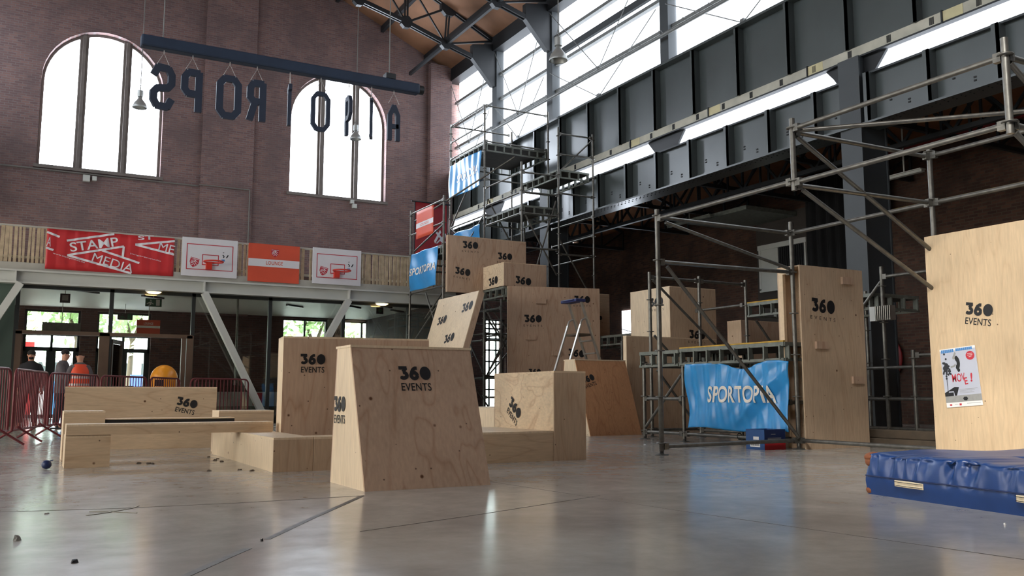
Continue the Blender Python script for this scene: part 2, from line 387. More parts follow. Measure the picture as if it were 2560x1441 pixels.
def logo2d():
    V = []; F = []
    def ad(v, f):
        o = len(V); V.extend(v); F.extend([tuple(i+o for i in q) for q in f])
    ad(*stroke2d([(.0,.87), (.62,.87)], .26)); ad(*stroke2d([(.58,.88), (.30,.58)], .24))
    ad(*stroke2d(arc(.32,.33,.25,.21,88,-140), .27))
    ad(*stroke2d(arc(1.12,.31,.23,.22,0,360,16), .27)); ad(*stroke2d([(.93,.34), (.95,.55), (1.05,.74), (1.22,.86), (1.38,.86)], .25))
    ad([(1.98+.42*cos(2*pi*k/28), .49+.50*sin(2*pi*k/28)) for k in range(28)], [tuple(range(28))])
    return [(v[0]/2.4, v[1]) for v in V], F, 1      # 0..1 in x
LOGO = logo2d()
def flat(mb, shape, O, U, V_, w_, h_, rot=0.0, N=None, off=.003, warp=None):
    """put a unit 2-D shape on a surface: O lower-left corner, U right, V up"""
    U = Vector(U).normalized(); V_ = Vector(V_).normalized(); N = U.cross(V_) if N is None else Vector(N)
    O = Vector(O); vs, fs = shape[0], shape[1]; c, s = cos(rot), sin(rot); P = []; lift = {}
    if len(shape) > 2:
        for k, f in enumerate(fs):
            for i in f: lift[i] = k*4e-5      # each sprayed stroke lies a hair above the one before
    for vi, (x, y) in enumerate(vs):
        a = x*w_; b = y*h_; a, b = a*c - b*s, a*s + b*c
        p = O + U*a + V_*b + N*(off + lift.get(vi, 0))
        if warp: p = warp(p)
        P.append(p)
    mb.add(P, fs); return mb
def rect2d(x0, y0, x1, y1): return [(x0,y0), (x1,y0), (x1,y1), (x0,y1)], [(0,1,2,3)]
def events_logo(parent, O, U, V_, size, rot=0.0, style='full', name='painted_logo'):
    """360 over EVENTS, sprayed through a stencil; size = width in metres, O = lower-left of the 360"""
    m = MB(); flat(m, LOGO, O, U, V_, size, size*.42, rot)
    U_ = Vector(U).normalized(); W_ = Vector(V_).normalized(); c, s = cos(rot), sin(rot)
    def at(a, b): return Vector(O) + U_*(a*c-b*s) + W_*(a*s+b*c)
    if style == 'full': flat(m, text2d('EVENTS', .012, 1.05), at(size*.03, -size*.34), U, V_, size*.94, size*.24, rot)
    elif style == 'dots': flat(m, text2d('EVENTS', .0, 1.9), at(-size*.05, -size*.24), U, V_, size*1.08, size*.11, rot)
    return m.build(name, 'black_paint', parent)

# ------------------------------------------------------------------ plywood boxes
def frame_axes(rot):
    return Vector((cos(rot), sin(rot), 0)), Vector((-sin(rot), cos(rot), 0))
def plybox(label, corner, wx, dy, z0, z1, rot=0.0, mats=('ply_pine', 'ply_flat'), name='plywood_box', group=None, top=True, back=True, logos=(), t=.02):
    """corner = front-left bottom corner; wx along U (right), dy along V (away from the camera)"""
    U, V = frame_axes(rot); c = Vector(corner); c.z = z0
    e = empty(name, c + U*wx/2 + V*dy/2, label, 'plywood box', group)
    def pan(nm, a0, a1, b0, b1, h0, h1, mat):
        P = [c + U*a + V*b + Vector((0,0,h-z0)) for h in (h0, h1) for a, b in ((a0,b0), (a1,b0), (a1,b1), (a0,b1))]
        return MB().hexa(P).build(nm, mat, e)
    zt = z1 - t if top else z1
    pan('front_panel', 0, wx, 0, t, z0, zt, mats[0]); pan('side_panel', 0, t, t, dy-t, z0, zt, mats[1]); pan('side_panel', wx-t, wx, t, dy-t, z0, zt, mats[1])
    if back: pan('back_panel', 0, wx, dy-t, dy, z0, zt, mats[0])
    if top: pan('top_panel', 0, wx, 0, dy, zt, z1, mats[1] if len(mats) < 3 else mats[2])
    for (face, a, h, size, rt, st) in logos:      # face 'f' front or 'l' left side; a along the face, h height of the 360's foot
        if face == 'f': events_logo(e, c + U*a + Vector((0,0,h-z0)), U, (0,0,1), size, rt, st)
        else: events_logo(e, c + V*(dy-a) + Vector((0,0,h-z0)), -V, (0,0,1), size, rt, st)
    return e
def vault(label, c, wx, base, rise, lean, topd, logos=(), mats=('ply_pink', 'ply_lit'), t=.02):
    """vault block: trapezoid end faces; c front-left floor corner, base depth, top depth topd, front leans back by lean"""
    c = Vector(c); e = empty('vault_block', c + Vector((wx/2, base/2, 0)), label, 'vault block', None)
    z = rise
    def P(x, y, h): return (c.x+x, c.y+y, h)
    F = [P(0,0,0), P(wx,0,0), P(wx,lean,z), P(0,lean,z)]
    MB().prism(F, (0, t, 0)).build('front_panel', mats[0], e)
    B = [P(0,base-t,0), P(wx,base-t,0), P(wx,lean+topd-t,z), P(0,lean+topd-t,z)]
    MB().prism(B, (0, t, 0)).build('back_panel', mats[0], e)
    for x in (-.001, wx-t+.001):
        MB().prism([P(x,t,0), P(x,base-t,0), P(x,lean+topd-t,z), P(x,lean+t,z)], (t,0,0)).build('side_panel', mats[1], e)
    MB().box(c.x-.008, c.x+wx+.008, c.y+lean-.006, c.y+lean+topd+.006, z, z+t).build('top_panel', mats[1], e)
    fv = Vector((0, lean, z)).normalized()
    for (face, a, h, size, rt, st) in logos:
        if face == 'f': events_logo(e, Vector(P(a, 0, 0)) + fv*h, (1,0,0), fv, size, rt, st)
        else: events_logo(e, Vector(P(-.001, base-a, h)), (0,-1,0), (0,0,1), size, rt, st)
    return e

# ------------------------------------------------------------------ tube scaffolding
RT = .03
def scaffold(name, label, posts, ledgers=(), braces=(), decks=(), group=None, mat='galvanised', ros=.56, r=RT, plates=True):
    x, y = posts[0][0], posts[0][1]
    e = empty(name, (x, y, 0), label, 'scaffolding', group)
    for (px, py, z0, z1) in posts:
        m = MB().tube((px,py,z0), (px,py,z1), r, 10)
        z = z0 + .1
        while z < z1:
            m.lathe((px,py,z), [(r, -.008), (r*2.1, -.006), (r*2.1, .006), (r, .008)], 10); z += ros
        m.build('post', mat, e)
        if z0 < .12 and plates:
            MB().lathe((px,py,0), [(.0001,0), (.085,0), (.085,.008), (.03,.012), (.02,z0+.01), (.0001,z0+.01)], 12).build('base_plate', 'galvanised_dark', e)
    for (a, b) in ledgers:
        a = Vector(a); b = Vector(b); d = (b-a).normalized()
        m = MB().tube(a + d*r*1.2, b - d*r*1.2, r*.86, 8)
        for q in (a + d*r*2, b - d*r*2): m.obox(q, r*2.2, r*1.6, r*2.6, d, d.cross(Vector((0,0,1))) if abs(d.z) < .9 else (0,1,0))
        m.build('ledger', mat, e)
    for (a, b) in braces: MB().tube(a, b, r*.8, 8).build('brace', mat, e)
    for dk in decks: deck(e, *dk)
    return e
def deck(e, x0, x1, y0, y1, z, yellow=False, both=True):
    """steel deck: boards carried by ladder girders on the two long sides (or all four)"""
    MB().box(x0+.03, x1-.03, y0+.03, y1-.03, z-.06, z-.01).build('deck_board', 'deck_board', e)
    m = MB()
    def girder(a, b):
        a = Vector(a); b = Vector(b); L_ = (b-a).length; d = (b-a)/L_; n = max(3, round(L_/.33))
        m.beam(a + Vector((0,0,z-.03)), b + Vector((0,0,z-.03)), .03, .055)
        m.beam(a + Vector((0,0,z-.24)), b + Vector((0,0,z-.24)), .04, .04)
        for i in range(n+1):
            p = a + d*(.06 + (L_-.12)*i/n); m.beam(p + Vector((0,0,z-.235)), p + Vector((0,0,z-.05)), .075, .025, up=d)
    girder((x0,y0,0), (x0,y1,0)); girder((x1,y0,0), (x1,y1,0))
    if both: girder((x0,y0,0), (x1,y0,0)); girder((x0,y1,0), (x1,y1,0))
    m.build('deck_girder', 'deck_steel', e)
    if yellow: MB().box(x0-.015, x0+.02, y0, y1, z, z+.02).build('toe_strip', 'yellow_edge', e)

def cloth(parent_or_none, name, O, U, V_, w_, h_, mat, disp, nu=40, nv=26, edge=None, label=None, cat=None, group=None):
    """hanging sheet with folds; disp(u,v) pushes it along its normal"""
    U = Vector(U).normalized(); V_ = Vector(V_).normalized(); N = U.cross(V_); O = Vector(O); m = MB(); P = []
    for j in range(nv+1):
        for i in range(nu+1):
            u = i/nu; v = j/nv; du, dv = edge(u, v) if edge else (0, 0)
            P.append(O + U*(u*w_+du) + V_*(v*h_+dv) + N*disp(u, v))
    m.add(P, [(j*(nu+1)+i, j*(nu+1)+i+1, (j+1)*(nu+1)+i+1, (j+1)*(nu+1)+i) for j in range(nv) for i in range(nu)], True)
    o = m.build(name, mat, parent_or_none)
    if parent_or_none is None: tag(o, label, cat, group)
    sm_ = o.modifiers.new('thickness', 'SOLIDIFY'); sm_.thickness = .002; sm_.offset = -1
    return o
def refine(vs, fs, step):
    out_v = list(vs); out_f = []; st = []
    for f in fs:
        for k in range(1, len(f)-1): st.append((f[0], f[k], f[k+1]))
    mid = {}; guard = 0
    while st and guard < 30000:
        guard += 1; t = st.pop(); L_ = [(hypot(out_v[t[i]][0]-out_v[t[(i+1)%3]][0], out_v[t[i]][1]-out_v[t[(i+1)%3]][1]), i) for i in range(3)]; l, i = max(L_)
        if l <= step: out_f.append(t); continue
        a, b, c = t[i], t[(i+1)%3], t[(i+2)%3]; k = (min(a,b), max(a,b))
        if k not in mid: mid[k] = len(out_v); out_v.append(((out_v[a][0]+out_v[b][0])/2, (out_v[a][1]+out_v[b][1])/2))
        st += [(a, mid[k], c), (mid[k], b, c)]
    return out_v, out_f
def printed(parent, name, mat, shapes, O, U, V_, w_, h_, disp=None, off=.004):
    """shapes: (shape, x, y, sx, sy, rot) in unit sheet coordinates, following the folds of the sheet"""
    U = Vector(U).normalized(); V_ = Vector(V_).normalized(); N = U.cross(V_); O = Vector(O); m = MB()
    for si, (sh, x, y, sx_, sy_, rt) in enumerate(shapes):
        vs, fs = sh; P = []; vs = [(a*sx_*w_, b*sy_*h_) for a, b in vs]; lift = {}
        if len(fs) < 40 and not disp:
            for k, f in enumerate(fs):
                for i in f: lift[i] = k*3e-5
        if disp: vs, fs = refine(vs, fs, .035)
        for vi, (a, b) in enumerate(vs):
            a, b = a*cos(rt)-b*sin(rt), a*sin(rt)+b*cos(rt)
            a += x*w_; b += y*h_; d = disp(min(max(a/w_,0),1), min(max(b/h_,0),1)) if disp else 0
            P.append(O + U*a + V_*b + N*(d+off+si*2e-5+lift.get(vi, 0)))
        m.add(P, fs)
    return m.build(name, mat, parent)

# ================================================================== THE HALL
YG, XW, XL = 31.0, 14.35, -2.65          # gable wall, right wall line, left wall line
YB = -8.0                                 # wall behind
XR = 5.85; ZE = 13.45; SL = .45           # ridge, eaves, roof slope
def zroof(X): return ZE + SL*(min(X-XL, XW-X))
struct('floor', MB().box(-9, 20.2, YB, YG, -.2, 0), 'polished_concrete')
COLY = [27.3, 23.5, 17.7, 11.7, 5.7, -.3, -6.3]

# gable wall with two tall round-arched windows, and the row of openings behind the lobby
WINS = [(.05, 3.70), (8.0, 11.65)]
ZS, ZSP, ZT = 7.92, 10.75, 12.57          # sill, springing, crown
LOW = [(.02, 1.58, 0, 3.36), (2.05, 3.66, 0, 3.36), (7.95, 9.6, .9, 3.4), (10.15, 11.65, .9, 3.4)]
# aisle end: tall glazed opening with a segmental head
def wall_rects(mb, xs, zs, holes, y0, y1):
    for i in range(len(xs)-1):
        for k in range(len(zs)-1):
            cx, cz = (xs[i]+xs[i+1])/2, (zs[k]+zs[k+1])/2
            if any(h[0] < cx < h[1] and h[2] < cz < h[3] for h in holes): continue
            mb.box(xs[i], xs[i+1], y0, y1, zs[k], zs[k+1])
holes = LOW + [(15.85, 16.8, 0, 3.7)]
xs = sorted(set([-9, 20.2] + [h[0] for h in holes] + [h[1] for h in holes])); zs = sorted(set([0, 5.0] + [h[2] for h in holes] + [h[3] for h in holes]))
g = MB(); wall_rects(g, xs, zs, holes, YG, YG+.6)
struct('wall_gable', g, 'brick_gable_lower')
# upper gable, built around the arches
g = MB(); zc = 5.0
xs2 = [XL-.6, WINS[0][0], WINS[0][1], WINS[1][0], WINS[1][1], XW+.6]
g.box(XL-.6, XW+.6, YG, YG+.6, zc, ZS)
for i in (0, 2, 4): g.box(xs2[i], xs2[i+1], YG, YG+.6, ZS, ZT)
def prof(x): return ZSP + (ZT-ZSP)
for (a, b) in WINS:
    n = 20; cx = (a+b)/2; rx = (b-a)/2; rz = ZT-ZSP
    for i in range(n):
        t0, t1 = pi - pi*i/n, pi - pi*(i+1)/n
        p0 = (cx+rx*cos(t0), ZSP+rz*sin(t0)); p1 = (cx+rx*cos(t1), ZSP+rz*sin(t1))
        g.hexa([(p0[0],YG,p0[1]), (p1[0],YG,p1[1]), (p1[0],YG+.6,p1[1]), (p0[0],YG+.6,p0[1]), (p0[0],YG,ZT+.001), (p1[0],YG,ZT+.001), (p1[0],YG+.6,ZT+.001), (p0[0],YG+.6,ZT+.001)])
g.prism([(XL-.6,YG,ZT), (XW+.6,YG,ZT), (XW+.6,YG,zroof(XW)), (XR,YG,zroof(XR)+.1), (XL-.6,YG,zroof(XL))], (0,.6,0))
struct('wall_gable_upper', g, 'brick_gable')
# shallow pilaster between the windows and brick nib at the corner
struct('trim_1', MB().box(4.98, 6.7, YG-.14, YG, 3.4, 16.2), 'brick_gable')
struct('trim_2', MB().box(13.35, 14.25, YG-.25, YG, 3.4, 13.6), 'brick_gable')
for wi, (a, b) in enumerate(WINS):
    n = 28; cx = (a+b)/2; rx = (b-a)/2; rz = ZT-ZSP; y = YG+.35
    pts = [(a, y, ZS), (b, y, ZS)] + [(cx+rx*cos(pi*i/n), y, ZSP+rz*sin(pi*i/n)) for i in range(n+1)]
    e = empty('window_%d' % (wi+1), (cx, y, ZS)); e['kind'] = 'structure'
    MB().prism(pts, (0,.03,0)).build('pane', 'daylight_pane', e)
    m = MB(); w3 = b-a
    for mx_ in ((a+w3*.322), (a+w3*.682)):
        m.box(mx_-.13, mx_+.13, y-.16, y, ZS, ZSP+rz*sqrt(max(0, 1-((mx_-cx)/rx)**2))-.01)
        m.box(mx_-.05, mx_+.05, y-.26, y-.16, ZS, ZSP+rz*.9)
    m.build('mullion', 'window_frame', e)
    m = MB()
    ed = [(a+.035, ZS), (a+.035, ZSP)] + [(cx-(rx-.035)*cos(pi*i/24), ZSP+(rz-.035)*sin(pi*i/24)) for i in range(25)] + [(b-.035, ZSP), (b-.035, ZS)]
    for i in range(len(ed)-1): m.beam((ed[i][0], y-.05, ed[i][1]), (ed[i+1][0], y-.05, ed[i+1][1]), .1, .09, up=(0,1,0))
    m.box(a, b, y-.1, y, ZS, ZS+.08); m.build('window_frame', 'window_frame', e)
    MB().box(a-.08, b+.08, YG-.06, y-.1, ZS-.1, ZS).build('window_sill', 'window_frame', e)
# cable conduit along the gable
zc1 = 7.76
m = MB().tube((-2.6, YG-.05, zc1), (4.93, YG-.05, zc1), .022, 6).tube((4.93, YG-.2, zc1+.02), (6.6, YG-.2, zc1+.02), .022, 6).tube((6.6, YG-.2, zc1+.02), (6.6, YG-.2, 3.9), .022, 6)
tag(m.build('cable_conduit', 'cable'), 'grey conduit running along the brick gable below the arched windows', 'conduit')
for i, (x, y, s_) in enumerate([(216, 446, .2), (236, 447, .13), (880, 505, .13), (886, 516, .15)]):
    p = PY(x, y, YG-.08); o = MB().box(p[0]-s_/2, p[0]+s_/2, YG-.15, YG-.001, p[2]-s_/2, p[2]+s_/2).build('wall_box', 'white_steel')
    tag(o, ['larger white square box on the gable under the left arched window', 'small white box just right of the larger one under the left arched window',
            'small white box right below the sill of the right arched window', 'lower white box under the right arched window sill'][i], 'junction box')

# roof boards, purlins and lattice trusses
rb = MB()
for s_ in (1, -1):
    xe, xr = (XW+.5, XR) if s_ == 1 else (XL-.5, XR)
    ze = ZE - .5*SL; zr = zroof(XR)
    rb.hexa([(xe,YB,ze),(xr,YB,zr),(xr,YG,zr),(xe,YG,ze),(xe,YB,ze+.15),(xr,YB,zr+.15),(xr,YG,zr+.15),(xe,YG,ze+.15)])
struct('ceiling', rb, 'ceiling_boards')
for k, X in enumerate([13.2, 11.4, 9.6, 7.8, 3.9, 2.1, .3, -1.5]):
    z = zroof(X)-.02
    o = MB().box(X-.06, X+.06, YB, YG, z-.22, z).build('purlin', 'steel_dark'); tag(o, 'dark steel roof purlin, ' + ['lowest', 'second lowest', 'third lowest', 'uppermost'][k if k < 4 else 7-k] + (' on the right-hand slope' if k < 4 else ' on the left-hand slope'), 'purlin', 'roof purlins')
ORD = ['nearest the gable', 'second from the gable', 'third from the gable', 'fourth from the gable', 'fifth from the gable', 'sixth from the gable', 'seventh from the gable']
def truss(Y):
    e = empty('roof_truss', (XR, Y, 12.4), 'dark riveted lattice truss under the brown roof boards, ' + ORD[COLY.index(Y)], 'roof truss', 'roof trusses')
    tops = []; bots = []
    for s_ in (1, -1):
        X = lambda q: XR + s_*(q-XR)
        tp = [(X(14.3), 13.42), (X(12.5), 14.3), (X(10.9), 15.05), (X(9.2), 15.85), (X(7.5), 16.6), (XR, 17.1)]
        bt = [(X(14.3), 12.42), (X(12.4), 12.95), (X(10.9), 13.42), (X(9.2), 13.85), (X(7.5), 14.3), (XR, 14.5)]
        m = MB()
        for P in (tp, bt):
            for i in range(len(P)-1):
                for dy in (-.07, .07): m.beam((P[i][0], Y+dy, P[i][1]), (P[i+1][0], Y+dy, P[i+1][1]), .05, .14)
        m.build('chord', 'steel_dark', e)
        m = MB()
        for i in range(1, 5):
            for dx in (-.05, .05): m.beam((bt[i][0]+dx, Y, bt[i][1]), (tp[i][0]+dx, Y, tp[i][1]), .05, .05)
        for i in range(0, 5): m.beam((tp[i][0], Y, tp[i][1]), (bt[i+1][0], Y, bt[i+1][1]), .06, .07)
        for i in range(1, 5): m.beam((bt[i][0], Y, bt[i][1]), (tp[i+1][0], Y, tp[i+1][1]), .05, .05)
        m.build('lattice', 'steel_dark', e)
        for i in range(1, 5):
            for q, s2 in ((tp[i], .34), (bt[i], .22)):
                MB().prism([(q[0]+s2*cos(2*pi*k/8+.4), Y-.09, q[1]+s2*sin(2*pi*k/8+.4)) for k in range(8)], (0,.18,0)).build('gusset_plate', 'steel_dark', e)
    MB().prism([(14.45,Y-.1,13.3), (14.45,Y-.1,11.7), (14.2,Y-.1,11.7), (13.4,Y-.1,12.6), (13.4,Y-.1,13.1)], (0,.2,0)).build('bracket', 'steel_dark', e)
    return e
for Y in COLY[:5]: truss(Y)
# longitudinal wind bracing between trusses near the eaves
for (Ya, Yb) in ((27.3, 31.0), (23.5, 27.3), (17.7, 23.5)):
    o = MB().beam((12.45,Ya,12.98),(12.45,Yb-.3 if Yb > 30 else Yb,12.98),.1,.12).build('tie_beam', 'steel_dark')
    tag(o, 'dark steel tie beam linking neighbouring roof trusses', 'tie beam', 'tie beams between trusses')

# ---------------------------------------------------------------- right-hand wall: columns, plate girders, rail, glazing
ZG0, ZG1 = 7.60, 9.26      # upper girder
ZL0, ZL1 = 5.98, 7.02      # lower girder
def side_left():
    X = XL; m = MB()
    m.box(X-.5, X-.2, YB, YG, 13.0, 13.6).box(X-.03, X, YB, YG, ZG0, ZG1).box(X-.25, X+.22, YB, YG, ZG1-.03, ZG1+.03).box(X-.03, X, YB, YG, ZL0, ZL1).box(X-.3, X+.3, YB, YG, ZL0-.04, ZL0).box(X-.4, X-.32, YB, YG, 6.9, 7.6)
    struct('trim_13', m, 'steel_paint'); m = MB()
    for Y in COLY: m.box(X-.45, X+.0, Y-.2, Y+.2, 0, 13.0)
    struct('trim_14', m, 'steel_column'); ys = [YG] + COLY + [YB]
    for i in range(len(ys)-1):
        a, b = ys[i+1]+.2, ys[i]-.2
        if a < -.2: continue
        we = empty('window_%d' % (13+i), (X-.25, (a+b)/2, ZG1)); we['kind'] = 'structure'
        MB().box(X-.28, X-.25, a, b, ZG1+.03, 13.0).build('pane', 'daylight_clerestory', we)
        MB().box(X-.24, X-.1, a-.1, b+.1, 12.12, 12.22).box(X-.24, X-.1, a-.1, b+.1, 11.2, 11.3).box(X-.24, X-.1, a-.1, b+.1, 10.3, 10.4).build('transom', 'transom_steel', we)
def side(X, sgn, main=True):
    """one long wall; sgn=+1: the wall stands right of the hall, hall side is -x"""
    h = -sgn
    # eaves beam
    struct('trim_3' if main else 'trim_13', MB().box(X-.15, X+.5*sgn if sgn > 0 else X+.15, YB, YG, 13.0, 13.6), 'steel_dark')
    top = MB()
    e = empty('upper_crane_girder' if main else 'crane_girder', (X, (YB+YG)/2, ZG0), 'deep grey riveted plate girder with upright stiffeners under the clerestory' if main else 'grey plate girder along the opposite long side of the hall', 'plate girder')
    MB().box(X, X+.03*sgn, YB, YG-.3, ZG0, ZG1).build('web_plate', 'steel_paint', e)
    MB().box(X+.22*h, X+.25*sgn, YB, YG-.3, ZG1-.03, ZG1+.03).build('top_flange', 'steel_paint', e)
    Y = 22.6 + 1.55*5
    while Y > YB:
        if min(abs(Y-c) for c in COLY) > .3 or True:
            MB().box(X, X+.2*h, Y-.03, Y+.03, ZG0, ZG1-.03).box(X+.17*h, X+.2*h, Y-.03, Y+.09, ZG0, ZG1-.03).build('stiffener', 'steel_paint', e)
        Y -= 1.55
    e = empty('lower_plate_girder' if main else 'lower_girder', (X, (YB+YG)/2, ZL0), 'lower grey plate girder with rows of rivets over the side aisle' if main else 'lower plate girder on the opposite side', 'plate girder')
    MB().box(X, X+.03*sgn, YB, YG-.3, ZL0, ZL1).build('web_plate', 'steel_paint', e)
    MB().box(X+.10*h, X+.3*sgn, YB, YG-.3, ZL1-.03, ZL1+.01).build('top_flange', 'steel_column', e)
    MB().box(X+.30*h, X+.3*sgn, YB, YG-.3, ZL0-.04, ZL0).box(X, X+.13*h, YB, YG-.3, ZL0, ZL0+.015).box(X+.015*h, X, YB, YG-.3, ZL0, ZL0+.13).build('bottom_flange', 'steel_paint', e)
    Y = 21.85 + 1.32*6
    while Y > YB:
        MB().box(X, X+.22*h, Y-.025, Y+.025, ZL0, ZL1-.03).box(X+.19*h, X+.22*h, Y-.025, Y+.1, ZL0, ZL1-.03).build('stiffener', 'steel_paint', e)
        Y -= 1.32
    if main:
        rv = MB(); Y = 29.0
        while Y > 5:
            for (x, z, ax) in ((X-.02, ZL0+.075, (-1,0,0)), (X-.09, ZL0-.041, (0,0,-1)), (X-.2, ZL0-.041, (0,0,-1))):
                c = Vector((x, Y, z)); A = Vector(ax); V = A.orthogonal().normalized(); W_ = A.cross(V)
                ring = [c + V*cos(2*pi*k/6)*.022 + W_*sin(2*pi*k/6)*.022 for k in range(6)]
                rv.add(ring + [c + A*.018], [(k, (k+1) % 6, 6) for k in range(6)], True)
            Y -= .165
        r_ = rv.build('rivets', 'steel_dark', e); r_['kind'] = 'stuff'
        bolts = MB(); Y = 21.85+1.32*4
        while Y > 6:
            for dy, dz in ((-.35,.42), (-.35,.36), (-1.15,.5), (-1.15,.44), (-.75,.26), (-.75,.2)): bolts.box(X-.012, X, Y+dy-.025, Y+dy+.025, ZL0+dz, ZL0+dz+.03)
            Y -= 1.32
        bolts.build('bolt_pairs', 'black_paint', e)['kind'] = 'stuff'
    # rail strip
    Y0 = YB; segs = []
    if main:
        e = empty('rail_casing', (X-.28, (YB+YG)/2, ZG0-.18), 'long pale weathered casing strip along the foot of the upper girder', 'casing strip')
        y = YG-.5; k = 0
        MB().box(X-.13, X-.02, YB, YG-.5, 7.41, 7.61).build('casing', 'rail_plaster', e)
        MB().box(X-.15, X-.0, YB, YG-.5, 7.375, 7.41).build('lower_angle', 'steel_dark', e)
        for yy in (27.6, 24.0, 19.1, 15.95, 12.85, 9.7):
            MB().box(X-.136, X-.12, yy-.42, yy-.03, 7.412, 7.608).build('yellow_plate', 'rail_yellow', e)
            MB().box(X-.16, X-.02, yy-.03, yy, 7.38, 7.63).build('joint_strap', 'steel_dark', e)
        y = 28.3; lad = MB()
        while y > 6:
            for q in range(5): lad.box(X-.137, X-.13, y-.045+.02*q, y-.037+.02*q+.004, 7.44, 7.58)
            y -= .92
        lad.build('vent_slots', 'black_paint', e)['kind'] = 'stuff'
    # glazing: clerestory and the narrow slot between the girders
    nW = 3 if main else 13
    ys = [YG] + COLY + [YB]
    for i in range(len(ys)-1):
        a, b = ys[i+1]+.2, ys[i]-.2
        if b-a < .6: continue
        if a < -.2: struct('wall_upper_right', MB().box(X+.25, X+.3, YB, b+.4, ZG1, 13.0), 'steel_dark'); break
        we = empty('window_%d' % nW, (X+.25*sgn, (a+b)/2, ZG1)); we['kind'] = 'structure'; nW += 1
        MB().box(X+.25*sgn, X+.28*sgn, a, b, ZG1+.03, 13.0).build('pane', 'daylight_clerestory', we)
        m = MB()
        for z in (12.17, 11.25, 10.35): m.box(X+.1*sgn, X+.24*sgn, a-.1, b+.1, z-.05, z+.05)
        m.build('transom', 'transom_steel', we)
        if main:
            m = MB(); mid = (a+b)/2; Xr = X-.12
            m.tube((Xr, b, 12.9), (Xr, mid, 10.15), .014, 6).tube((Xr, a, 12.9), (Xr, mid, 10.15), .014, 6)
            m.tube((Xr, b, 10.9), (Xr, mid, ZG1+.05), .014, 6).tube((Xr, a, 10.9), (Xr, mid, ZG1+.05), .014, 6)
            m.sphere((Xr, mid, 10.15), .06, 8, 6).box(Xr-.04, Xr+.04, mid-.06, mid+.06, ZG1+.03, ZG1+.14); m.build('tie_rod', 'transom_steel', we)
    for i in range(len(ys)-1):
        a, b = ys[i+1]+.75, ys[i]-.55
        if i == 0: b = ys[0]-.4
        if b-a < .6 or a < 0: continue
        we = empty('window_%d' % nW, (X+.2*sgn, (a+b)/2, 7.05)); we['kind'] = 'structure'; nW += 1
        MB().prism([(X+.01, a-.25, 7.03), (X+.01, b+.25 if i != 2 else b+.0, 7.03), (X+.01, b+(.0 if i != 2 else .25), 7.40), (X+.01, a-.02, 7.40)], (.02*sgn,0,0)).build('pane', 'daylight_clerestory', we)
    struct('trim_%d' % (4 if main else 14), MB().box(X+.32*sgn, X+.4*sgn, YB, YG, 6.9, 7.6), 'steel_dark')
    for k, Y in enumerate(COLY):
        low = Y in (23.5, 11.7, -.3); c = empty('steel_column', (X, Y, 0 if low else 7.04), ('dark grey steel column of the hall side, ' if low else 'short dark grey steel column above the lower girder, ') + ORD[k], 'steel column', 'hall side columns')
        x0, x1 = sorted((X+.25*h, X+.5*sgn))
        if low: MB().box(x0, x0+.04, Y-.25, Y+.25, 0, 7.38).box(x1-.04, x1, Y-.25, Y+.25, 0, 7.38).box(x0+.04, x1-.04, Y-.03, Y+.03, 0, 7.38).box(x0+.04, x1-.04, Y-.22, Y-.19, 0, 7.38).build('lower_shaft', 'steel_column', c)
        MB().box(X+.02*h, X+.28*sgn, Y-.17, Y+.17, ZG1+.03, 13.1).build('upper_shaft', 'steel_column', c)
        MB().prism([(X-.05*sgn, Y-.75, 7.37), (X-.05*sgn, Y-.45, 7.03), (X-.05*sgn, Y+.42, 7.03), (X-.05*sgn, Y+.72, 7.37)], (.3*sgn,0,0)).build('bracket', 'steel_dark', c)
side(XW, 1)
side_left()
o = MB().tube((XW-.22, YG-3.9, 10.02), (XW-.22, 5, 10.02), .05, 8)
for k in range(24): o.path([(XW-.22, 27-k*.95, 10.06), (XW-.28, 27-k*.95, 10.12), (XW-.36, 27-k*.95, 10.10)], .012, 5)
tag(o.build('hook_rail', 'transom_steel'), 'grey pipe with small hooks crossing the clerestory windows', 'pipe')
o = MB().beam((XW+.0, 23.3, 11.45), (XW+.0, 17.9, 11.45), .1, .2); tag(o.build('wind_beam', 'steel_column'), 'thick horizontal steel beam crossing the middle clerestory bay', 'beam')

# ---------------------------------------------------------------- side aisle on the right
XA = 20.0
g = MB(); hl = [(26.6, 27.5, 2.6, 3.85)]
for (a, b, c, d) in ((YB, 26.6, 0, 7.0), (27.5, YG, 0, 7.0), (26.6, 27.5, 0, 2.9), (26.6, 27.5, 3.85, 7.0)): g.box(XA, XA+.4, a, b, c, d)
struct('wall_aisle', g, 'brick_aisle')
struct('wall_aisle_end', MB().box(XW+.5, XA, YG-.02, YG, 3.75, 8.9), 'brick_gable_lower')
e = empty('window_30', (XA+.3, 27.05, 2.9)); e['kind'] = 'structure'
MB().box(XA-.02, XA-.005, 26.55, 27.55, 2.85, 3.9).build('pane', 'daylight_pane', e); MB().beam((XA-.05, 26.6, 3.0), (XA-.05, 27.5, 3.2), .03, .03).build('glazing_bar', 'frame_dark', e)
o = MB().hexa([(XW+.3,YB,8.9),(XA+.4,YB,6.95),(XA+.4,YG,6.95),(XW+.3,YG,8.9),(XW+.3,YB,9.0),(XA+.4,YB,7.05),(XA+.4,YG,7.05),(XW+.3,YG,9.0)])
struct('ceiling_aisle', o, 'aisle_boards')
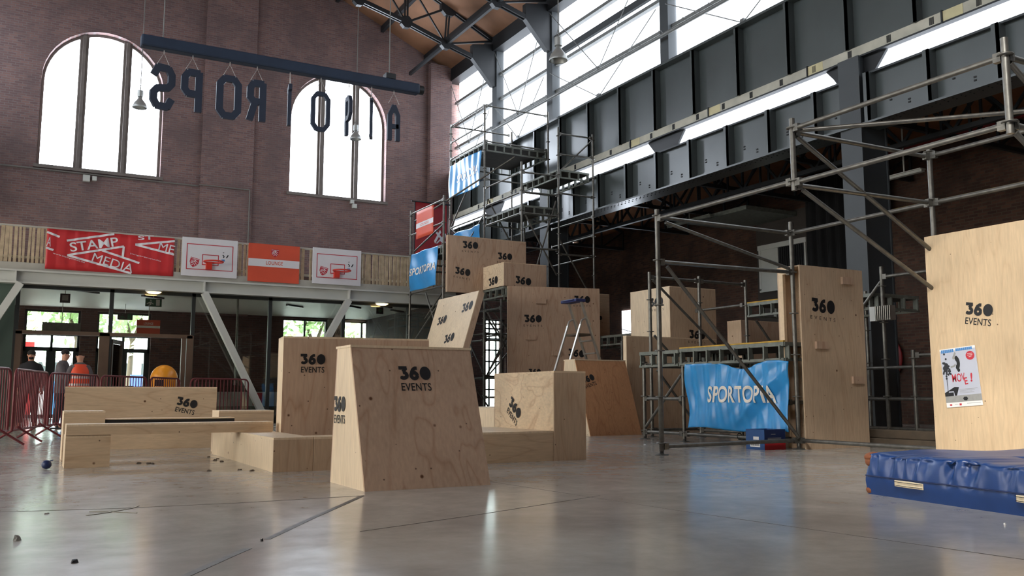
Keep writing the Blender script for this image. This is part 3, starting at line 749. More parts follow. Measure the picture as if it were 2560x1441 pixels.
for k, Y in enumerate([27.3, 23.5, 20.6, 17.7, 14.7, 11.7, 8.7]):
    m = MB(); n = 5; xs_ = [XW+.6 + (XA-XW-.7)*i/n for i in range(n+1)]
    zt = lambda x: 8.72 - (x-XW-.3)*.345; zb = lambda x: 6.25
    for i in range(n):
        m.beam((xs_[i],Y,zt(xs_[i])),(xs_[i+1],Y,zt(xs_[i+1])),.09,.09); m.beam((xs_[i],Y,zb(0)),(xs_[i+1],Y,zb(0)),.1,.1)
        m.beam((xs_[i],Y,zb(0)),(xs_[i+1],Y,zt(xs_[i+1])),.05,.06); m.beam((xs_[i+1],Y,zb(0)),(xs_[i+1],Y,zt(xs_[i+1])),.05,.06)
    tag(m.build('aisle_truss', 'steel_dark'), 'dark lattice truss under the low brown side aisle roof, ' + ORD[k], 'roof truss', 'side aisle trusses')
m = MB(); Y = 29.0
while Y > 5:
    m.beam((16.3,Y,6.05),(16.3,Y-.6,6.75),.05,.06); m.beam((16.3,Y-.6,6.75),(16.3,Y-1.2,6.05),.05,.06); m.beam((16.3,Y-.6,6.75),(16.3,Y-.6,6.05),.04,.05); Y -= 1.2
m.beam((16.3,29,6.05),(16.3,5,6.05),.12,.1).beam((16.3,29,6.75),(16.3,5,6.75),.12,.1)
tag(m.build('aisle_lattice_girder', 'steel_dark'), 'long dark lattice girder running down the side aisle behind the riveted girder', 'lattice girder')
o = MB().box(17.9, 19.9, 18.6, 21.2, 6.0, 6.12); tag(o.build('ceiling_panel', 'deck_steel'), 'flat grey panel hung under the side aisle roof above the barred window', 'ceiling panel')
o = MB().beam((17.5, 21.6, 5.95), (17.5, 19.6, 5.95), .12, .06).beam((17.5, 21.6, 5.99), (17.5, 19.6, 5.99), .2, .02).tube((17.5,20.6,6),(17.5,20.6,6.35),.02,6); tag(o.build('strip_light', 'deck_steel'), 'unlit strip light fitting under the side aisle ceiling, further from the camera', 'strip light')
o = MB().beam((17.9, 13.9, 5.85), (17.9, 12.9, 5.85), .12, .06).beam((17.9, 13.9, 5.89), (17.9, 12.9, 5.89), .2, .02).tube((17.9,13.4,5.9),(17.9,13.4,7.82),.02,6); tag(o.build('strip_light', 'white_steel'), 'short unlit strip light left of the yellow pipe', 'strip light')
o = MB().tube((XA-.12, 15.3, 5.55), (XA-.12, 6, 5.55), .04, 8); tag(o.build('gas_pipe', 'yellow_edge'), 'thin yellow pipe running along the top of the dark brick wall', 'pipe')
# plain rendered stretch and barred window
struct('trim_20', MB().box(XA-.08, XA, 16.9, 20.3, 0, 6.2), 'dark_wall')
e = empty('window_31', (XA-.1, 19.2, 4.0)); e['kind'] = 'structure'
MB().box(XA-.16, XA-.10, 19.35, 20.05, 3.95, 5.15).build('shutter', 'white_steel', e)
MB().box(XA-.12, XA-.09, 18.3, 19.35, 3.95, 5.15).build('pane', 'curtain_black', e)
m = MB().box(XA-.2, XA-.08, 18.2, 20.15, 5.15, 5.3).box(XA-.18, XA-.08, 20.05, 20.13, 3.9, 5.15).box(XA-.18, XA-.08, 18.24, 18.3, 3.9, 5.15).box(XA-.18, XA-.08, 18.3, 20.13, 3.85, 3.95); m.build('window_frame', 'white_steel', e)
m = MB()
for k in range(12): m.tube((XA-.15, 18.35+k*.085, 3.95), (XA-.15, 18.35+k*.085, 5.15), .012, 5)
m.build('bars', 'steel_dark', e)
o = MB().box(XA-.2, XA-.09, 19.0, 19.3, 3.1, 3.85); tag(o.build('cable_box', 'white_steel'), 'narrow white box hanging below the shuttered window in the side aisle', 'cabinet')
# black stage curtain, red riser pipe, hose reel
def cd_(u, v): return .07*sin(u*46) + .03*sin(u*101+v)
cloth(None, 'stage_curtain', (XA-.35, 18.0, 0), (0,-1,0), (0,0,1), 2.75, 7.0, 'curtain_black', cd_, 90, 4, label='black floor-length stage curtain in the dark side aisle right of the steel column', cat='curtain')
o = MB().tube((XA-.75, 15.1, 0), (XA-.75, 15.1, 6.9), .06, 10).tube((XA-.75, 15.1, 6.9), (XA-.75, 8, 6.95), .06, 8); tag(o.build('riser_pipe', 'red_pipe'), 'dark red vertical pipe beside the black curtain', 'pipe')
e = empty('hose_reel', (XA-.6, 15.45, 1.05), 'round dark red fire hose reel on the brick pier beside the black curtain', 'hose reel')
MB().lathe((XA-.62, 15.45, 1.66), [(.0001,0), (.62,0), (.64,.03), (.62,.06), (.0001,.06)], 32, (-1,0,0)).build('front_disc', 'reel_red', e)
MB().lathe((XA-.5, 15.45, 1.66), [(.3,0), (.3,.12)], 24, (-1,0,0)).lathe((XA-.38, 15.45, 1.66), [(.0001,0), (.62,0), (.62,-.03), (.0001,-.03)], 32, (1,0,0)).build('drum', 'tyre_black', e)
for k in range(5):
    a = 2*pi*k/5+.3; MB().obox((XA-.69, 15.45+.42*cos(a), 1.66+.42*sin(a)), .01, .13, .09, (1,0,0), (0, cos(a+.6), sin(a+.6))).build('sticker', 'webbing', e)
o = MB().box(XA-.52, XA-.40, 14.98, 15.45, 1.6, 1.72); o.build('bracket', 'tyre_black', e)
XE = XA-.8
e = empty('fire_extinguisher', (XE, 17.0, 0), 'red fire extinguisher with pale label in the dark side aisle', 'fire extinguisher')
MB().lathe((XE, 17.0, .0), [(.0001,0), (.1,0), (.11,.05), (.11,.62), (.06,.72), (.03,.74), (.03,.82), (.0001,.82)], 16).build('cylinder', 'reel_red', e)
MB().box(XE-.12, XE-.105, 16.9, 17.1, .25, .55).build('paper_label', 'print_grey', e)
MB().box(XE-.06, XE+.1, 16.98, 17.02, .8, .86).tube((XE,17.0,.8),(XE-.12,16.9,.5),.015,6).build('valve_handle', 'tyre_black', e)
struct('trim_21', MB().box(XA-.55, XA, 10, 15.0, 0, 5.2), 'brick_aisle')

# back wall behind the camera and outer wall of the left aisle
struct('wall_back', MB().box(-9, XA+.4, YB-.4, YB, 0, 17.5), 'brick_gable_lower')
struct('wall_left', MB().box(-9, -8.7, YB, YG, 0, 7.2), 'brick_aisle')
struct('ceiling_left_aisle', MB().hexa([(-9,YB,7.0),(XL-.3,YB,8.9),(XL-.3,YG,8.9),(-9,YG,7.0),(-9,YB,7.1),(XL-.3,YB,9.0),(XL-.3,YG,9.0),(-9,YG,7.1)]), 'aisle_boards')
# daylight windows of the left aisle (low sun side of the hall)
for k in range(5):
    y0 = 1 + 5.8*k
    e = empty('window_%d' % (40+k), (-8.68, y0+1.5, 1.2)); e['kind'] = 'structure'
    MB().box(-8.7, -8.66, y0, y0+3.2, 1.2, 5.2).build('pane', 'daylight_left', e)
    MB().box(-8.66, -8.6, y0-.05, y0+3.25, 3.15, 3.25).box(-8.66, -8.6, y0+1.05, y0+1.12, 1.2, 5.2).box(-8.66, -8.6, y0+2.1, y0+2.17, 1.2, 5.2).build('window_frame', 'frame_dark', e)

# ================================================================== LOBBY, GALLERY AND STREET OUTSIDE
YF = 23.5; GX = 11.0                       # glass front, right end of the gallery
struct('trim_5', MB().box(-8.6, GX, YF-.15, YF+.1, 3.60, 3.78), 'concrete_edge')
struct('ceiling_lobby', MB().box(-8.6, GX, YF+.1, YG, 3.45, 3.78), 'lobby_ceiling')
e = empty('gallery_beam', (0, YF-.2, 3.28), 'long pale grey steel beam under the slatted gallery railing', 'steel beam')
MB().box(-8.6, GX, YF-.28, YF+.05, 3.56, 3.60).box(-8.6, GX, YF-.28, YF+.05, 3.28, 3.32).box(-8.6, GX, YF-.13, YF-.10, 3.32, 3.56).build('girder', 'white_steel', e)
m = MB()
for x in (-4, -.22, 3.95, 7.75): m.box(x-.015, x+.015, YF-.28, YF-.13, 3.32, 3.56)
m.build('stiffener', 'white_steel', e)
# slatted railing
e = empty('slatted_railing', (5, YF-.08, 3.78), 'uneven upright timber slats forming the gallery railing above the beam', 'railing')
m = MB(); rnd = random.Random(3); x = -8.5
while x < GX:
    t = rnd.uniform(-.02, .02); wd = rnd.uniform(.05, .085)
    if not (6.45 < x < 6.62): m.beam((x, YF-.05+rnd.uniform(-.03,.03), 3.78), (x+t, YF-.05+rnd.uniform(-.03,.03), 4.64+rnd.uniform(-.02,.01)), .03, wd, up=(1,0,0)) if False else m.hexa([(x,YF-.07,3.78),(x+wd,YF-.07,3.78),(x+wd,YF-.04,3.78),(x,YF-.04,3.78),(x+t,YF-.07,4.64),(x+t+wd,YF-.07,4.64),(x+t+wd,YF-.04,4.64),(x+t,YF-.04,4.64)])
    x += wd + rnd.uniform(.015, .05)
m.build('slats', 'wood_slat', e)
MB().box(-8.5, GX, YF-.1, YF+.02, 4.63, 4.67).box(-8.5, GX, YF, YF+.04, 3.9, 3.96).build('handrail', 'concrete_edge', e)
m = MB()
for k in range(11): m.box(-8+k*1.8, -7.96+k*1.8, YF, YF+.04, 3.78, 4.63)
m.build('railing_post', 'white_steel', e)
# diagonal white braces in front of the glass
for i, (xa, xb, zb_) in enumerate([(3.95, 5.62, 0.0), (7.72, 5.95, 0.0), (-.12, -1.8, 0.0)]):
    o = MB().beam((xa, YF-.26, 3.28), (xb, YF-.26, zb_), .16, .2, up=(0,1,0)).build('raking_strut', 'white_steel')
    tag(o, ['pale steel strut leaning right from the beam down behind the pit of boxes', 'pale steel strut leaning left below the second basketball board', 'pale steel strut at the left edge of the photo, left of the glass doors'][i], 'strut')
# glazing frames
fx = [-.15, 1.85, 3.75, 5.68, 7.68, 9.6, GX]
e = empty('lobby_glazing', (3, YF, 0), 'dark framed glass front of the lobby under the gallery', 'glass partition')
m = MB()
for x in fx: m.box(x-.045, x+.045, YF, YF+.1, 0, 3.3)
m.box(-.2, GX, YF, YF+.1, 3.2, 3.3); m.box(3.75, GX, YF, YF+.1, 0, .06); m.build('mullions', 'frame_dark', e)
m = MB()
m.box(-.15, 3.75, YF-.02, YF+.1, 2.13, 2.22).box(-.15, -.02, YF-.02, YF+.1, 0, 2.2).box(1.62, 1.84, YF-.02, YF+.1, 0, 2.2).box(3.62, 3.78, YF-.02, YF+.1, 0, 2.2).box(3.5, 3.6, YF-.02, YF+.1, 0, 2.14); m.build('door_frame', 'frame_bronze', e)
for i in range(len(fx)-1):
    z0 = 2.22 if i < 2 else .06
    MB().box(fx[i]+.045, fx[i+1]-.045, YF+.04, YF+.05, z0, 3.2).build('glass_pane', 'clear_glass', e)
e = empty('glass_door', (2.1, YF, 0), 'open glass door leaf with bronze frame standing ajar in the lobby entrance', 'door')
U = Vector((.35, .94, 0)).normalized(); c = Vector((1.9, YF+.1, 0))
m = MB()
for a in (0, .82): m.obox(c+U*(a+.04)+Vector((0,0,1.03)), .08, .05, 2.06, U, (-U.y,U.x,0))
for z in (.06, 2.02): m.obox(c+U*.43+Vector((0,0,z)), .86, .05, .1, U, (-U.y,U.x,0))
m.build('door_frame', 'frame_bronze', e); MB().obox(c+U*.43+Vector((0,0,1.03)), .76, .01, 1.86, U, (-U.y,U.x,0)).build('glass_pane', 'door_glass', e)
MB().tube(c+U*.76+Vector((-.06,-.03,.9)), c+U*.76+Vector((-.06,-.03,1.25)), .015, 8).build('handle', 'alu', e)
struct('wall_lobby_left', MB().box(-8.6, -.2, YF, YF+.12, 0, 3.3), 'green_wall')
struct('wall_gallery_end', MB().box(GX-.02, GX+.1, YF, YG, 0, 3.78), 'dark_wall')
# things on and inside the lobby
for i, (x, y) in enumerate([(385, 726), (955, 754)]):
    p = PY(x, y, YF-.2); e = empty('downlight', p, ['glowing round warm lamp under the beam above the lobby doors', 'glowing round warm lamp under the beam right of the leaning strut'][i], 'lamp')
    MB().lathe((p[0], p[1], 3.28), [(.0001,0), (.2,0), (.2,-.035), (.17,-.04)], 20).build('housing', 'white_steel', e); MB().lathe((p[0], p[1], 3.235), [(.17,0), (.12,-.03), (.0001,-.04)], 20).build('diffuser', 'lamp_glow', e)
def hang_sign(name, label, cat, X, Y, z0, z1, w_, mat, shapes=None, pm='print_white', rod=True):
    e = empty(name, (X, Y, z0), label, cat)
    MB().box(X-w_/2, X+w_/2, Y, Y+.04, z0, z1).build('panel', mat, e)
    if rod: MB().tube((X, Y+.02, z1), (X, Y+.02, 3.45), .01, 6).build('hanger', 'white_steel', e)
    if shapes: printed(e, 'pictogram', pm, shapes, (X-w_/2, Y, z0), (1,0,0), (0,0,1), w_, z1-z0)
    return e
run = [(stroke2d([(.1,.3),(.25,.5),(.4,.55)], .09), 0,0,1,1,0), (stroke2d([(.25,.5),(.33,.25),(.2,.1)], .08), 0,0,1,1,0), (stroke2d([(.33,.45),(.5,.3)], .07),0,0,1,1,0), (rect2d(.65,.12,.88,.88),0,0,1,1,0), (stroke2d([(.3,.75),(.36,.76)], .14),0,0,1,1,0)]
p = PY(384, 757, 26.0); hang_sign('exit_sign', 'green emergency exit sign with running man above the lobby doors', 'sign', p[0], 26, p[2]-.11, p[2]+.11, .42, 'sign_green', run)
p = PY(163, 746, 26.0); hang_sign('alarm_sign', 'small square green sign on the lobby ceiling left of the exit sign', 'sign', p[0], 26, p[2]-.12, p[2]+.12, .24, 'frame_dark', [(rect2d(.2,.25,.8,.85),0,0,1,1,0)], 'print_grey')
p = PY(950, 777, 26.0); hang_sign('alarm_sign', 'small square sign hanging behind the glass under the second basketball board', 'sign', p[0], 26, p[2]-.1, p[2]+.1, .22, 'frame_dark', [(rect2d(.25,.25,.75,.75),0,0,1,1,0)], 'sign_green')
p = PY(313, 792, 29.0); hang_sign('exit_sign', 'small dark exit sign seen against the far lobby window', 'sign', p[0], 29, p[2]-.1, p[2]+.1, .42, 'frame_dark', run, 'sign_green')
p = PY(154, 818, 27.5); hang_sign('light_box', 'pale rectangular light box hanging in the lobby in front of the left window', 'sign', p[0], 27.5, p[2]-.12, p[2]+.12, .95, 'deck_steel')
p = PY(371, 818, 27.0); e = hang_sign('direction_sign', 'small orange sign with white stripe hanging in the lobby', 'sign', p[0], 27, p[2]-.2, p[2]+.2, .62, 'banner_orange', [(rect2d(0,.42,1,.58),0,0,1,1,0), (text2d('LOUNGE'),.3,.66,.4,.16,0)])
for i, (x, y) in enumerate([(218, 737), (384, 768), (742, 778), (970, 765), (890, 790), (1000, 820)]):
    p = PY(x, y, 25.5+.6*(i % 3)); o = MB().beam((p[0]-.3, p[1], 3.43), (p[0]+.3, p[1]+.5, 3.43), .09, .05).build('ceiling_fitting', 'frame_dark'); tag(o, 'narrow dark light fitting on the lobby ceiling, ' + ['above the left doors', 'above the open glass door', 'left of the leaning strut end', 'rightmost under the second basketball board', 'behind the short leaning strut', 'furthest right by the scaffold tower'][i], 'strip light')
# far lobby windows / street doors in the gable
for k, (x0, x1, z0, z1) in enumerate(LOW):
    e = empty('window_%d' % (50+k), ((x0+x1)/2, YG+.3, z0)); e['kind'] = 'structure'; m = MB(); y0, y1 = YG+.2, YG+.28
    zt = 2.56
    m.box(x0, x0+.07, y0, y1, z0, z1).box(x1-.07, x1, y0, y1, z0, z1).box(x0, x1, y0, y1, z1-.06, z1)
    xm = (x0+x1)/2
    if k < 2:
        m.box(x0, x1, y0, y1, zt, zt+.12).box(x0, x1, y0, y1, 2.08, 2.2).box(xm-.035, xm+.035, y0, y1, 0, zt)
        for q in (x0+.07, xm-.13, xm+.035, x1-.16): m.box(q, q+.1, y0, y1, 0, 2.1)
        m.box(x0, x1, y0, y1, 0, .12)
    else: m.box(xm-.03, xm+.03, y0, y1, z0, z1)
    m.build('window_frame', 'frame_dark', e); MB().box(x0, x1, y1-.02, y1-.01, z0, z1).build('glass_pane', 'door_glass', e)
e = empty('window_60', (16.3, YG+.3, 0)); e['kind'] = 'structure'; m = MB()
for q in (15.85, 16.15, 16.45, 16.74): m.box(q, q+.06, YG+.2, YG+.26, 0, 3.7)
for q in (0, .9, 2.0, 2.45, 2.9, 3.3, 3.64): m.box(15.85, 16.8, YG+.2, YG+.26, q, q+.06)
m.build('window_frame', 'frame_dark', e); MB().box(15.85, 16.8, YG+.23, YG+.24, 0, 3.7).build('glass_pane', 'door_glass', e)
# reception bench and counter seen behind the glass at the foot of the strut
e = empty('low_counter', (5.0, 24.8, 0), 'low white counter with a red panel behind the lobby glass', 'counter')
MB().box(4.6, 6.6, 24.6, 25.2, .42, .80).build('counter_body', 'white_steel', e); MB().box(5.55, 5.8, 24.59, 24.6, .44, .78).build('red_panel', 'print_red', e); MB().box(6.2, 6.6, 24.585, 24.6, .44, .78).build('orange_panel', 'banner_orange', e)
MB().box(4.6, 6.6, 24.6, 25.2, 0, .42).build('plinth', 'frame_dark', e)
o = MB().box(4.2, 7.0, 24.0, 24.4, 0, .42).build('window_bench', 'deck_steel'); tag(o, 'long grey bench standing just behind the lobby glass', 'bench')
o = MB().tube((5.35, 26, 1.0), (5.35, 26, 3.45), .03, 8).build('lobby_pipe', 'deck_steel'); tag(o, 'thin grey vertical pipe inside the dark part of the lobby', 'pipe')
o = MB().tube((5.1, 26.4, 1.55), (5.8, 26.4, 1.55), .03, 8).build('tube_lamp', 'tube_glow') if False else None

# street outside
st = MB().box(-30, 45, YG+.6, 75, -.2, -.02); struct('floor_street', st, 'paving')
def tree(label, x, y, h, r, mat, seed, group=None):
    e = empty('street_tree', (x, y, 0), label, 'tree', group); rn = random.Random(seed)
    MB().tube((x,y,-.02), (x+.1,y,h*.45), .16, 8, .1).tube((x+.1,y,h*.45), (x-.5,y+.2,h*.75), .09, 6, .04).tube((x+.1,y,h*.45), (x+.7,y-.2,h*.72), .09, 6, .04).build('trunk', 'bark', e)
    m = MB()
    for i in range(520):
        a = rn.uniform(0, 2*pi); b = rn.uniform(-1, 1); q = r*(rn.random()**.45)*(.8+.3*sin(3*a)); s_ = sqrt(1-b*b)
        c = Vector((x+q*s_*cos(a), y+q*s_*sin(a), h*.66+q*b*.95)); U_ = Vector((rn.uniform(-1,1), rn.uniform(-1,1), rn.uniform(-1,1))).normalized(); V_ = U_.orthogonal().normalized(); k = rn.uniform(.12, .26)
        m.add([c-U_*k, c+V_*k*.6, c+U_*k, c-V_*k*.6], [(0,1,2,3)])
    m.build('foliage', mat, e); return e
tree('leafy green street tree beyond the left lobby doors', 1.9, 41, 6.5, 2.4, 'leaf', 1)
tree('pale green street tree beyond the middle lobby window', 4.4, 45, 7, 2.6, 'leaf_pale', 2)
tree('low green tree outside the left end of the lobby', -.8, 48, 5.0, 2.4, 'leaf_pale', 3)
tree('bushy tree outside the window behind the tall plywood wall', 11.6, 40, 6.4, 2.5, 'leaf', 4)
tree('yellow-green tree outside the rightmost lobby window', 16.2, 47, 5.2, 2.4, 'leaf_pale', 5)
e = empty('office_block', (0, 70, 0), 'pale office building far across the street', 'building')
MB().box(-14, 12, 70, 74, -.02, 4.6).build('facade', 'facade_white', e)
m = MB()
for k in range(11): m.box(-13+k*2.3, -11.5+k*2.3, 69.95, 70, 1, 3)
m.build('window_band', 'frame_dark', e)
o = MB().box(4.0, 9.0, 40, 40.1, -.02, 1.55).build('site_hoarding', 'hoarding_blue'); tag(o, 'low lavender-blue hoarding standing in the street beyond the doors', 'hoarding')
o = MB().box(0.1, .38, 35, 35.2, -.02, 2.55).build('red_banner_post', 'banner_red'); tag(o, 'tall bright red flag post outside the left lobby door', 'flag post')
o = MB().box(1.0, 1.6, 36, 36.3, -.02, 1.2).build('blue_crate', 'print_blue'); tag(o, 'light blue crate outside the glass door', 'crate')

# ------------------------------------------------------------------ banners on the gallery
YB_ = YF-.17
def flatwave(a, f=23): return lambda u, v: a*sin(u*f + .6*sin(v*5)) + a*.5*sin(u*f*2.3+1)
def sheet(name, label, x0, x1, z0, z1, mat, amp=.012, f=30, Y=YB_):
    d = flatwave(amp, f); o = cloth(None, name, (x0, Y, z0), (1,0,0), (0,0,1), x1-x0, z1-z0, mat, d, 60, 6, label=label, cat='banner'); return o, d
def pr(o, x0, x1, z0, z1, mat, shapes, d, nm='print', Y=YB_, off=.008): return printed(o, nm, mat, shapes, (x0, Y, z0), (1,0,0), (0,0,1), x1-x0, z1-z0, d, off)
x0, x1, z0, z1 = .36, 3.2, 3.66, 4.62
o, d = sheet('stamp_banner', 'long red banner reading STAMP MEDIA in white capitals on the gallery railing', x0, x1, z0, z1, 'banner_red', .008, 60)
A = (z1-z0)/(x1-x0)
def ln(xa, ya, xb, yb, w_=.05):   # line in sheet metres
    L_ = hypot((xb-xa)*(x1-x0), (yb-ya)*(z1-z0)); n = 14; sh = stroke2d([(xa+(xb-xa)*i/n, ya/1+(yb-ya)*i/n) for i in range(n+1)], .001)
    V = []; F = []; dx = (xb-xa)*(x1-x0)/L_; dz = (yb-ya)*(z1-z0)/L_; nx, nz = -dz*w_/2/(x1-x0), dx*w_/2/(z1-z0)
    for i in range(n+1):
        px, py = xa+(xb-xa)*i/n, ya+(yb-ya)*i/n; V += [(px+nx, py+nz), (px-nx, py-nz)]
    F = [(2*i, 2*i+1, 2*i+3, 2*i+2) for i in range(n)]
    return ((V, F), 0, 0, 1, 1, 0)
S = [(text2d('STAMP', .012), .185, .455, .375, .235, .215), (text2d('MEDIA', .0), .345, .27, .33, .21, -.255),
     ln(.15,.73,.51,.99), ln(.16,.37,.59,.69), ln(.59,.69,.585,.42), ln(.16,.37,.66,.01), ln(.42,.55,.72,.29),
     ln(-.0,.91,.095,.81), ln(.0,.52,.055,.47), (text2d('A'), .0, .56, .032, .24, -.1),
     ln(.68,.76,1,.93), ln(.68,.76,1,.57), (text2d('ST', .02), .70, .885, .13, .11, .1), (text2d('ME'), .865, .66, .13, .22, -.2),
     (text2d('www.stampmedia.be'), .05, .37, .25, .05, -.25), (text2d('jongerenmedia'), .64, .50, .26, .045, -.2)]
pr(o, x0, x1, z0, z1, 'banner_white', S, d)
def crest(cx, cy, s_, asp, rot=0):
    sh = [(-.5,.5),(.5,.5),(.5,-.05),(.3,-.4),(0,-.6),(-.3,-.4),(-.5,-.05)]
    return ([(a, b) for a, b in sh], [tuple(range(7))]), cx, cy, s_, s_*asp, rot
def crest_lines(cx, cy, s_, asp, rot=0):
    out = []
    for pts in ([(-.42,-.1),(-.1,.1)], [(-.38,-.25),(0,.02),(.06,.3),(.12,.0),(.36,-.22)], [(-.2,-.42),(.02,-.2),(.25,-.4)], [(-.42,.08),(0,.3),(.4,.08)], [(-.5,.42),(.5,.42)]):
        out.append((stroke2d(pts, .07), cx, cy, s_, s_*asp, rot))
    return out
def board(label, x0, x1, name='basketball_board', open_ring=True):
    z0, z1 = 3.70, 4.68; Y = YF-.2
    e = empty(name, ((x0+x1)/2, Y, z0), label, 'basketball board')
    MB().box(x0, x1, Y, Y+.03, z0, z1).build('backboard', 'banner_white', e)
    W_ = x1-x0; H_ = z1-z0
    def fr(a, b, c, d_, t=.02): return [(rect2d(a,b,c,b+t*W_/H_),0,0,1,1,0), (rect2d(a,d_-t*W_/H_,c,d_),0,0,1,1,0), (rect2d(a,b,a+t,d_),0,0,1,1,0), (rect2d(c-t,b,c,d_),0,0,1,1,0)]
    S = fr(.08,.17,.92,.84,.014) + fr(.36,.30,.66,.58,.014) + [crest(.22,.36,.16,W_/H_,-.25)]
    printed(e, 'red_lines', 'print_red', S, (x0,Y,z0), (1,0,0), (0,0,1), W_, H_)
    printed(e, 'crest_lines', 'banner_white', crest_lines(.22,.36,.15,W_/H_,-.25), (x0,Y,z0), (1,0,0), (0,0,1), W_, H_, None, .008)
    printed(e, 'dark_marks', 'print_dark', [(stroke2d([(.73,.60),(.755,.56),(.745,.52)], .02),0,0,1,1,0), (stroke2d([(.73,.65),(.755,.66)], .015),0,0,1,1,0), (stroke2d([(.80,.52),(.83,.60)], .022),0,0,1,1,0)], (x0,Y,z0), (1,0,0), (0,0,1), W_, H_)
    printed(e, 'blue_mark', 'print_blue', [(stroke2d([(.71,.45),(.77,.455)], .05),0,0,1,1,0)], (x0,Y,z0), (1,0,0), (0,0,1), W_, H_)
    cx = x0+.53*W_; zr = z0+.36*H_; m = MB(); R_ = .23
    pts = [(cx+R_*cos(2*pi*k/24), Y-.30+R_*sin(2*pi*k/24), zr) for k in range(25)]; m.path(pts, .022, 6); m.build('hoop', 'hoop_red', e)
    MB().box(cx-.14, cx-.0, Y-.12, Y, zr-.17, zr+.02).build('hoop_bracket', 'hoop_red', e)
board('white basketball board with red hoop between the red banner and the LOUNGE sign', 3.38, 4.74)
board('white basketball board with red hoop right of the LOUNGE sign', 6.72, 8.08)
x0, x1, z0, z1 = 5.02, 6.36, 3.66, 4.66; Y = YF-.2
e = empty('lounge_sign', ((x0+x1)/2, Y, z0), 'orange sign with white LOUNGE stripe and crest on the gallery railing', 'sign')
MB().box(x0, x1, Y, Y+.03, z0, z1).build('panel', 'banner_orange', e)
printed(e, 'white_stripe', 'banner_white', [(rect2d(0,.40,1,.60),0,0,1,1,0)], (x0,Y,z0), (1,0,0), (0,0,1), x1-x0, z1-z0)
printed(e, 'lettering', 'print_orange', [(text2d('LOUNGE', .012, 1.1), .34, .455, .33, .10, 0)], (x0,Y,z0), (1,0,0), (0,0,1), x1-x0, z1-z0, None, .008)
printed(e, 'crest', 'print_red', [crest(.51,.78,.15,1.3)], (x0,Y,z0), (1,0,0), (0,0,1), x1-x0, z1-z0, None, .004)
printed(e, 'crest_lines', 'banner_white', crest_lines(.51,.78,.14,1.3), (x0,Y,z0), (1,0,0), (0,0,1), x1-x0, z1-z0, None, .008)
a = PY(1037, 505, 24.4); b = PY(1117, 600, 24.4)
x0, x1, z0, z1 = a[0], b[0], 4.35, a[2]
o, d = sheet('dark_red_banner', 'dark red hanging banner with white lettering behind the left scaffold tower', x0, x1, z0, z1, 'banner_darkred', .01, 8, Y=24.4)
pr(o, x0, x1, z0, z1, 'banner_white', [(stroke2d([(.62,.62),(.95,.45)], .04),0,0,1,1,0), (stroke2d([(.62,.45),(.8,.62)], .05),0,0,1,1,0), (text2d('A'), .66, .44, .25, .2, -.5), (rect2d(0,0,.38,.12),0,0,1,1,0), (stroke2d([(.55,.2),(.75,.36)], .035),0,0,1,1,0), (stroke2d([(.75,.16),(.95,.32)], .035),0,0,1,1,0)], d, Y=24.4)
o = MB().tube((x0-.1,24.4,z1+.02),(x1+.1,24.4,z1+.02),.02,6).tube((x0,24.4,z1),(x0,24.4,3.78),.02,6).tube((x1,24.4,z1),(x1,24.4,3.78),.02,6).build('banner_frame', 'steel_dark'); tag(o, 'thin dark frame carrying the dark red hanging banner', 'banner frame')

# ------------------------------------------------------------------ crowd barriers
def barrier(label, a, b, H_=1.1):
    a = Vector((a[0], a[1], 0)); b = Vector((b[0], b[1], 0)); U_ = (b-a).normalized(); L_ = (b-a).length; W_ = Vector((-U_.y, U_.x, 0))
    e = empty('crowd_barrier', (a+b)/2, label, 'barrier'); Z = lambda z: Vector((0,0,z)); r = .12
    pts = [a+Z(.2)] + [a+Z(H_-r)] + [a + U_*(r-r*cos(t)) + Z(H_-r+r*sin(t)) for t in (pi/8, pi/4, 3*pi/8, pi/2)] + [b - U_*(r-r*cos(t)) + Z(H_-r+r*sin(t)) for t in (pi/2, 3*pi/8, pi/4, pi/8)] + [b+Z(H_-r), b+Z(.2)]
    MB().path(pts, .02, 8).tube(a+Z(.2), b+Z(.2), .018, 8).build('frame', 'wine_steel', e)
    m = MB(); n = int(L_/.105)
    for k in range(1, n): m.tube(a+U_*(L_*k/n)+Z(.2), a+U_*(L_*k/n)+Z(H_-.01), .009, 6)
    m.build('bars', 'wine_steel', e)
    for q in (.16, .84):
        c = a+U_*L_*q; MB().path([c-W_*.34+Z(.015), c-W_*.05+Z(.2), c-W_*.0+Z(.24), c+W_*.05+Z(.2), c+W_*.34+Z(.015)], .018, 6).build('foot', 'wine_steel', e)
    return e
barrier('wine red crowd barrier cut by the left edge of the photo', (-.75, 12.9), (-.12, 15.05))
barrier('wine red crowd barrier, nearest one wholly in view at the far left', (-.06, 15.15), (.42, 17.35))
barrier('wine red crowd barrier in front of the person in the orange vest', (.46, 17.45), (1.36, 19.35))
barrier('wine red crowd barrier left of the yellow dome, before the glass door', (1.42, 19.5), (2.42, 20.9))
barrier('wine red crowd barrier standing across the yellow dome', (2.5, 20.9), (3.3, 22.2))
barrier('wine red crowd barrier right of the yellow dome', (3.45, 21.6), (4.75, 22.3))
barrier('wine red crowd barrier at the right end of the row, before the leaning strut', (3.6, 21.9), (5.0, 22.7))
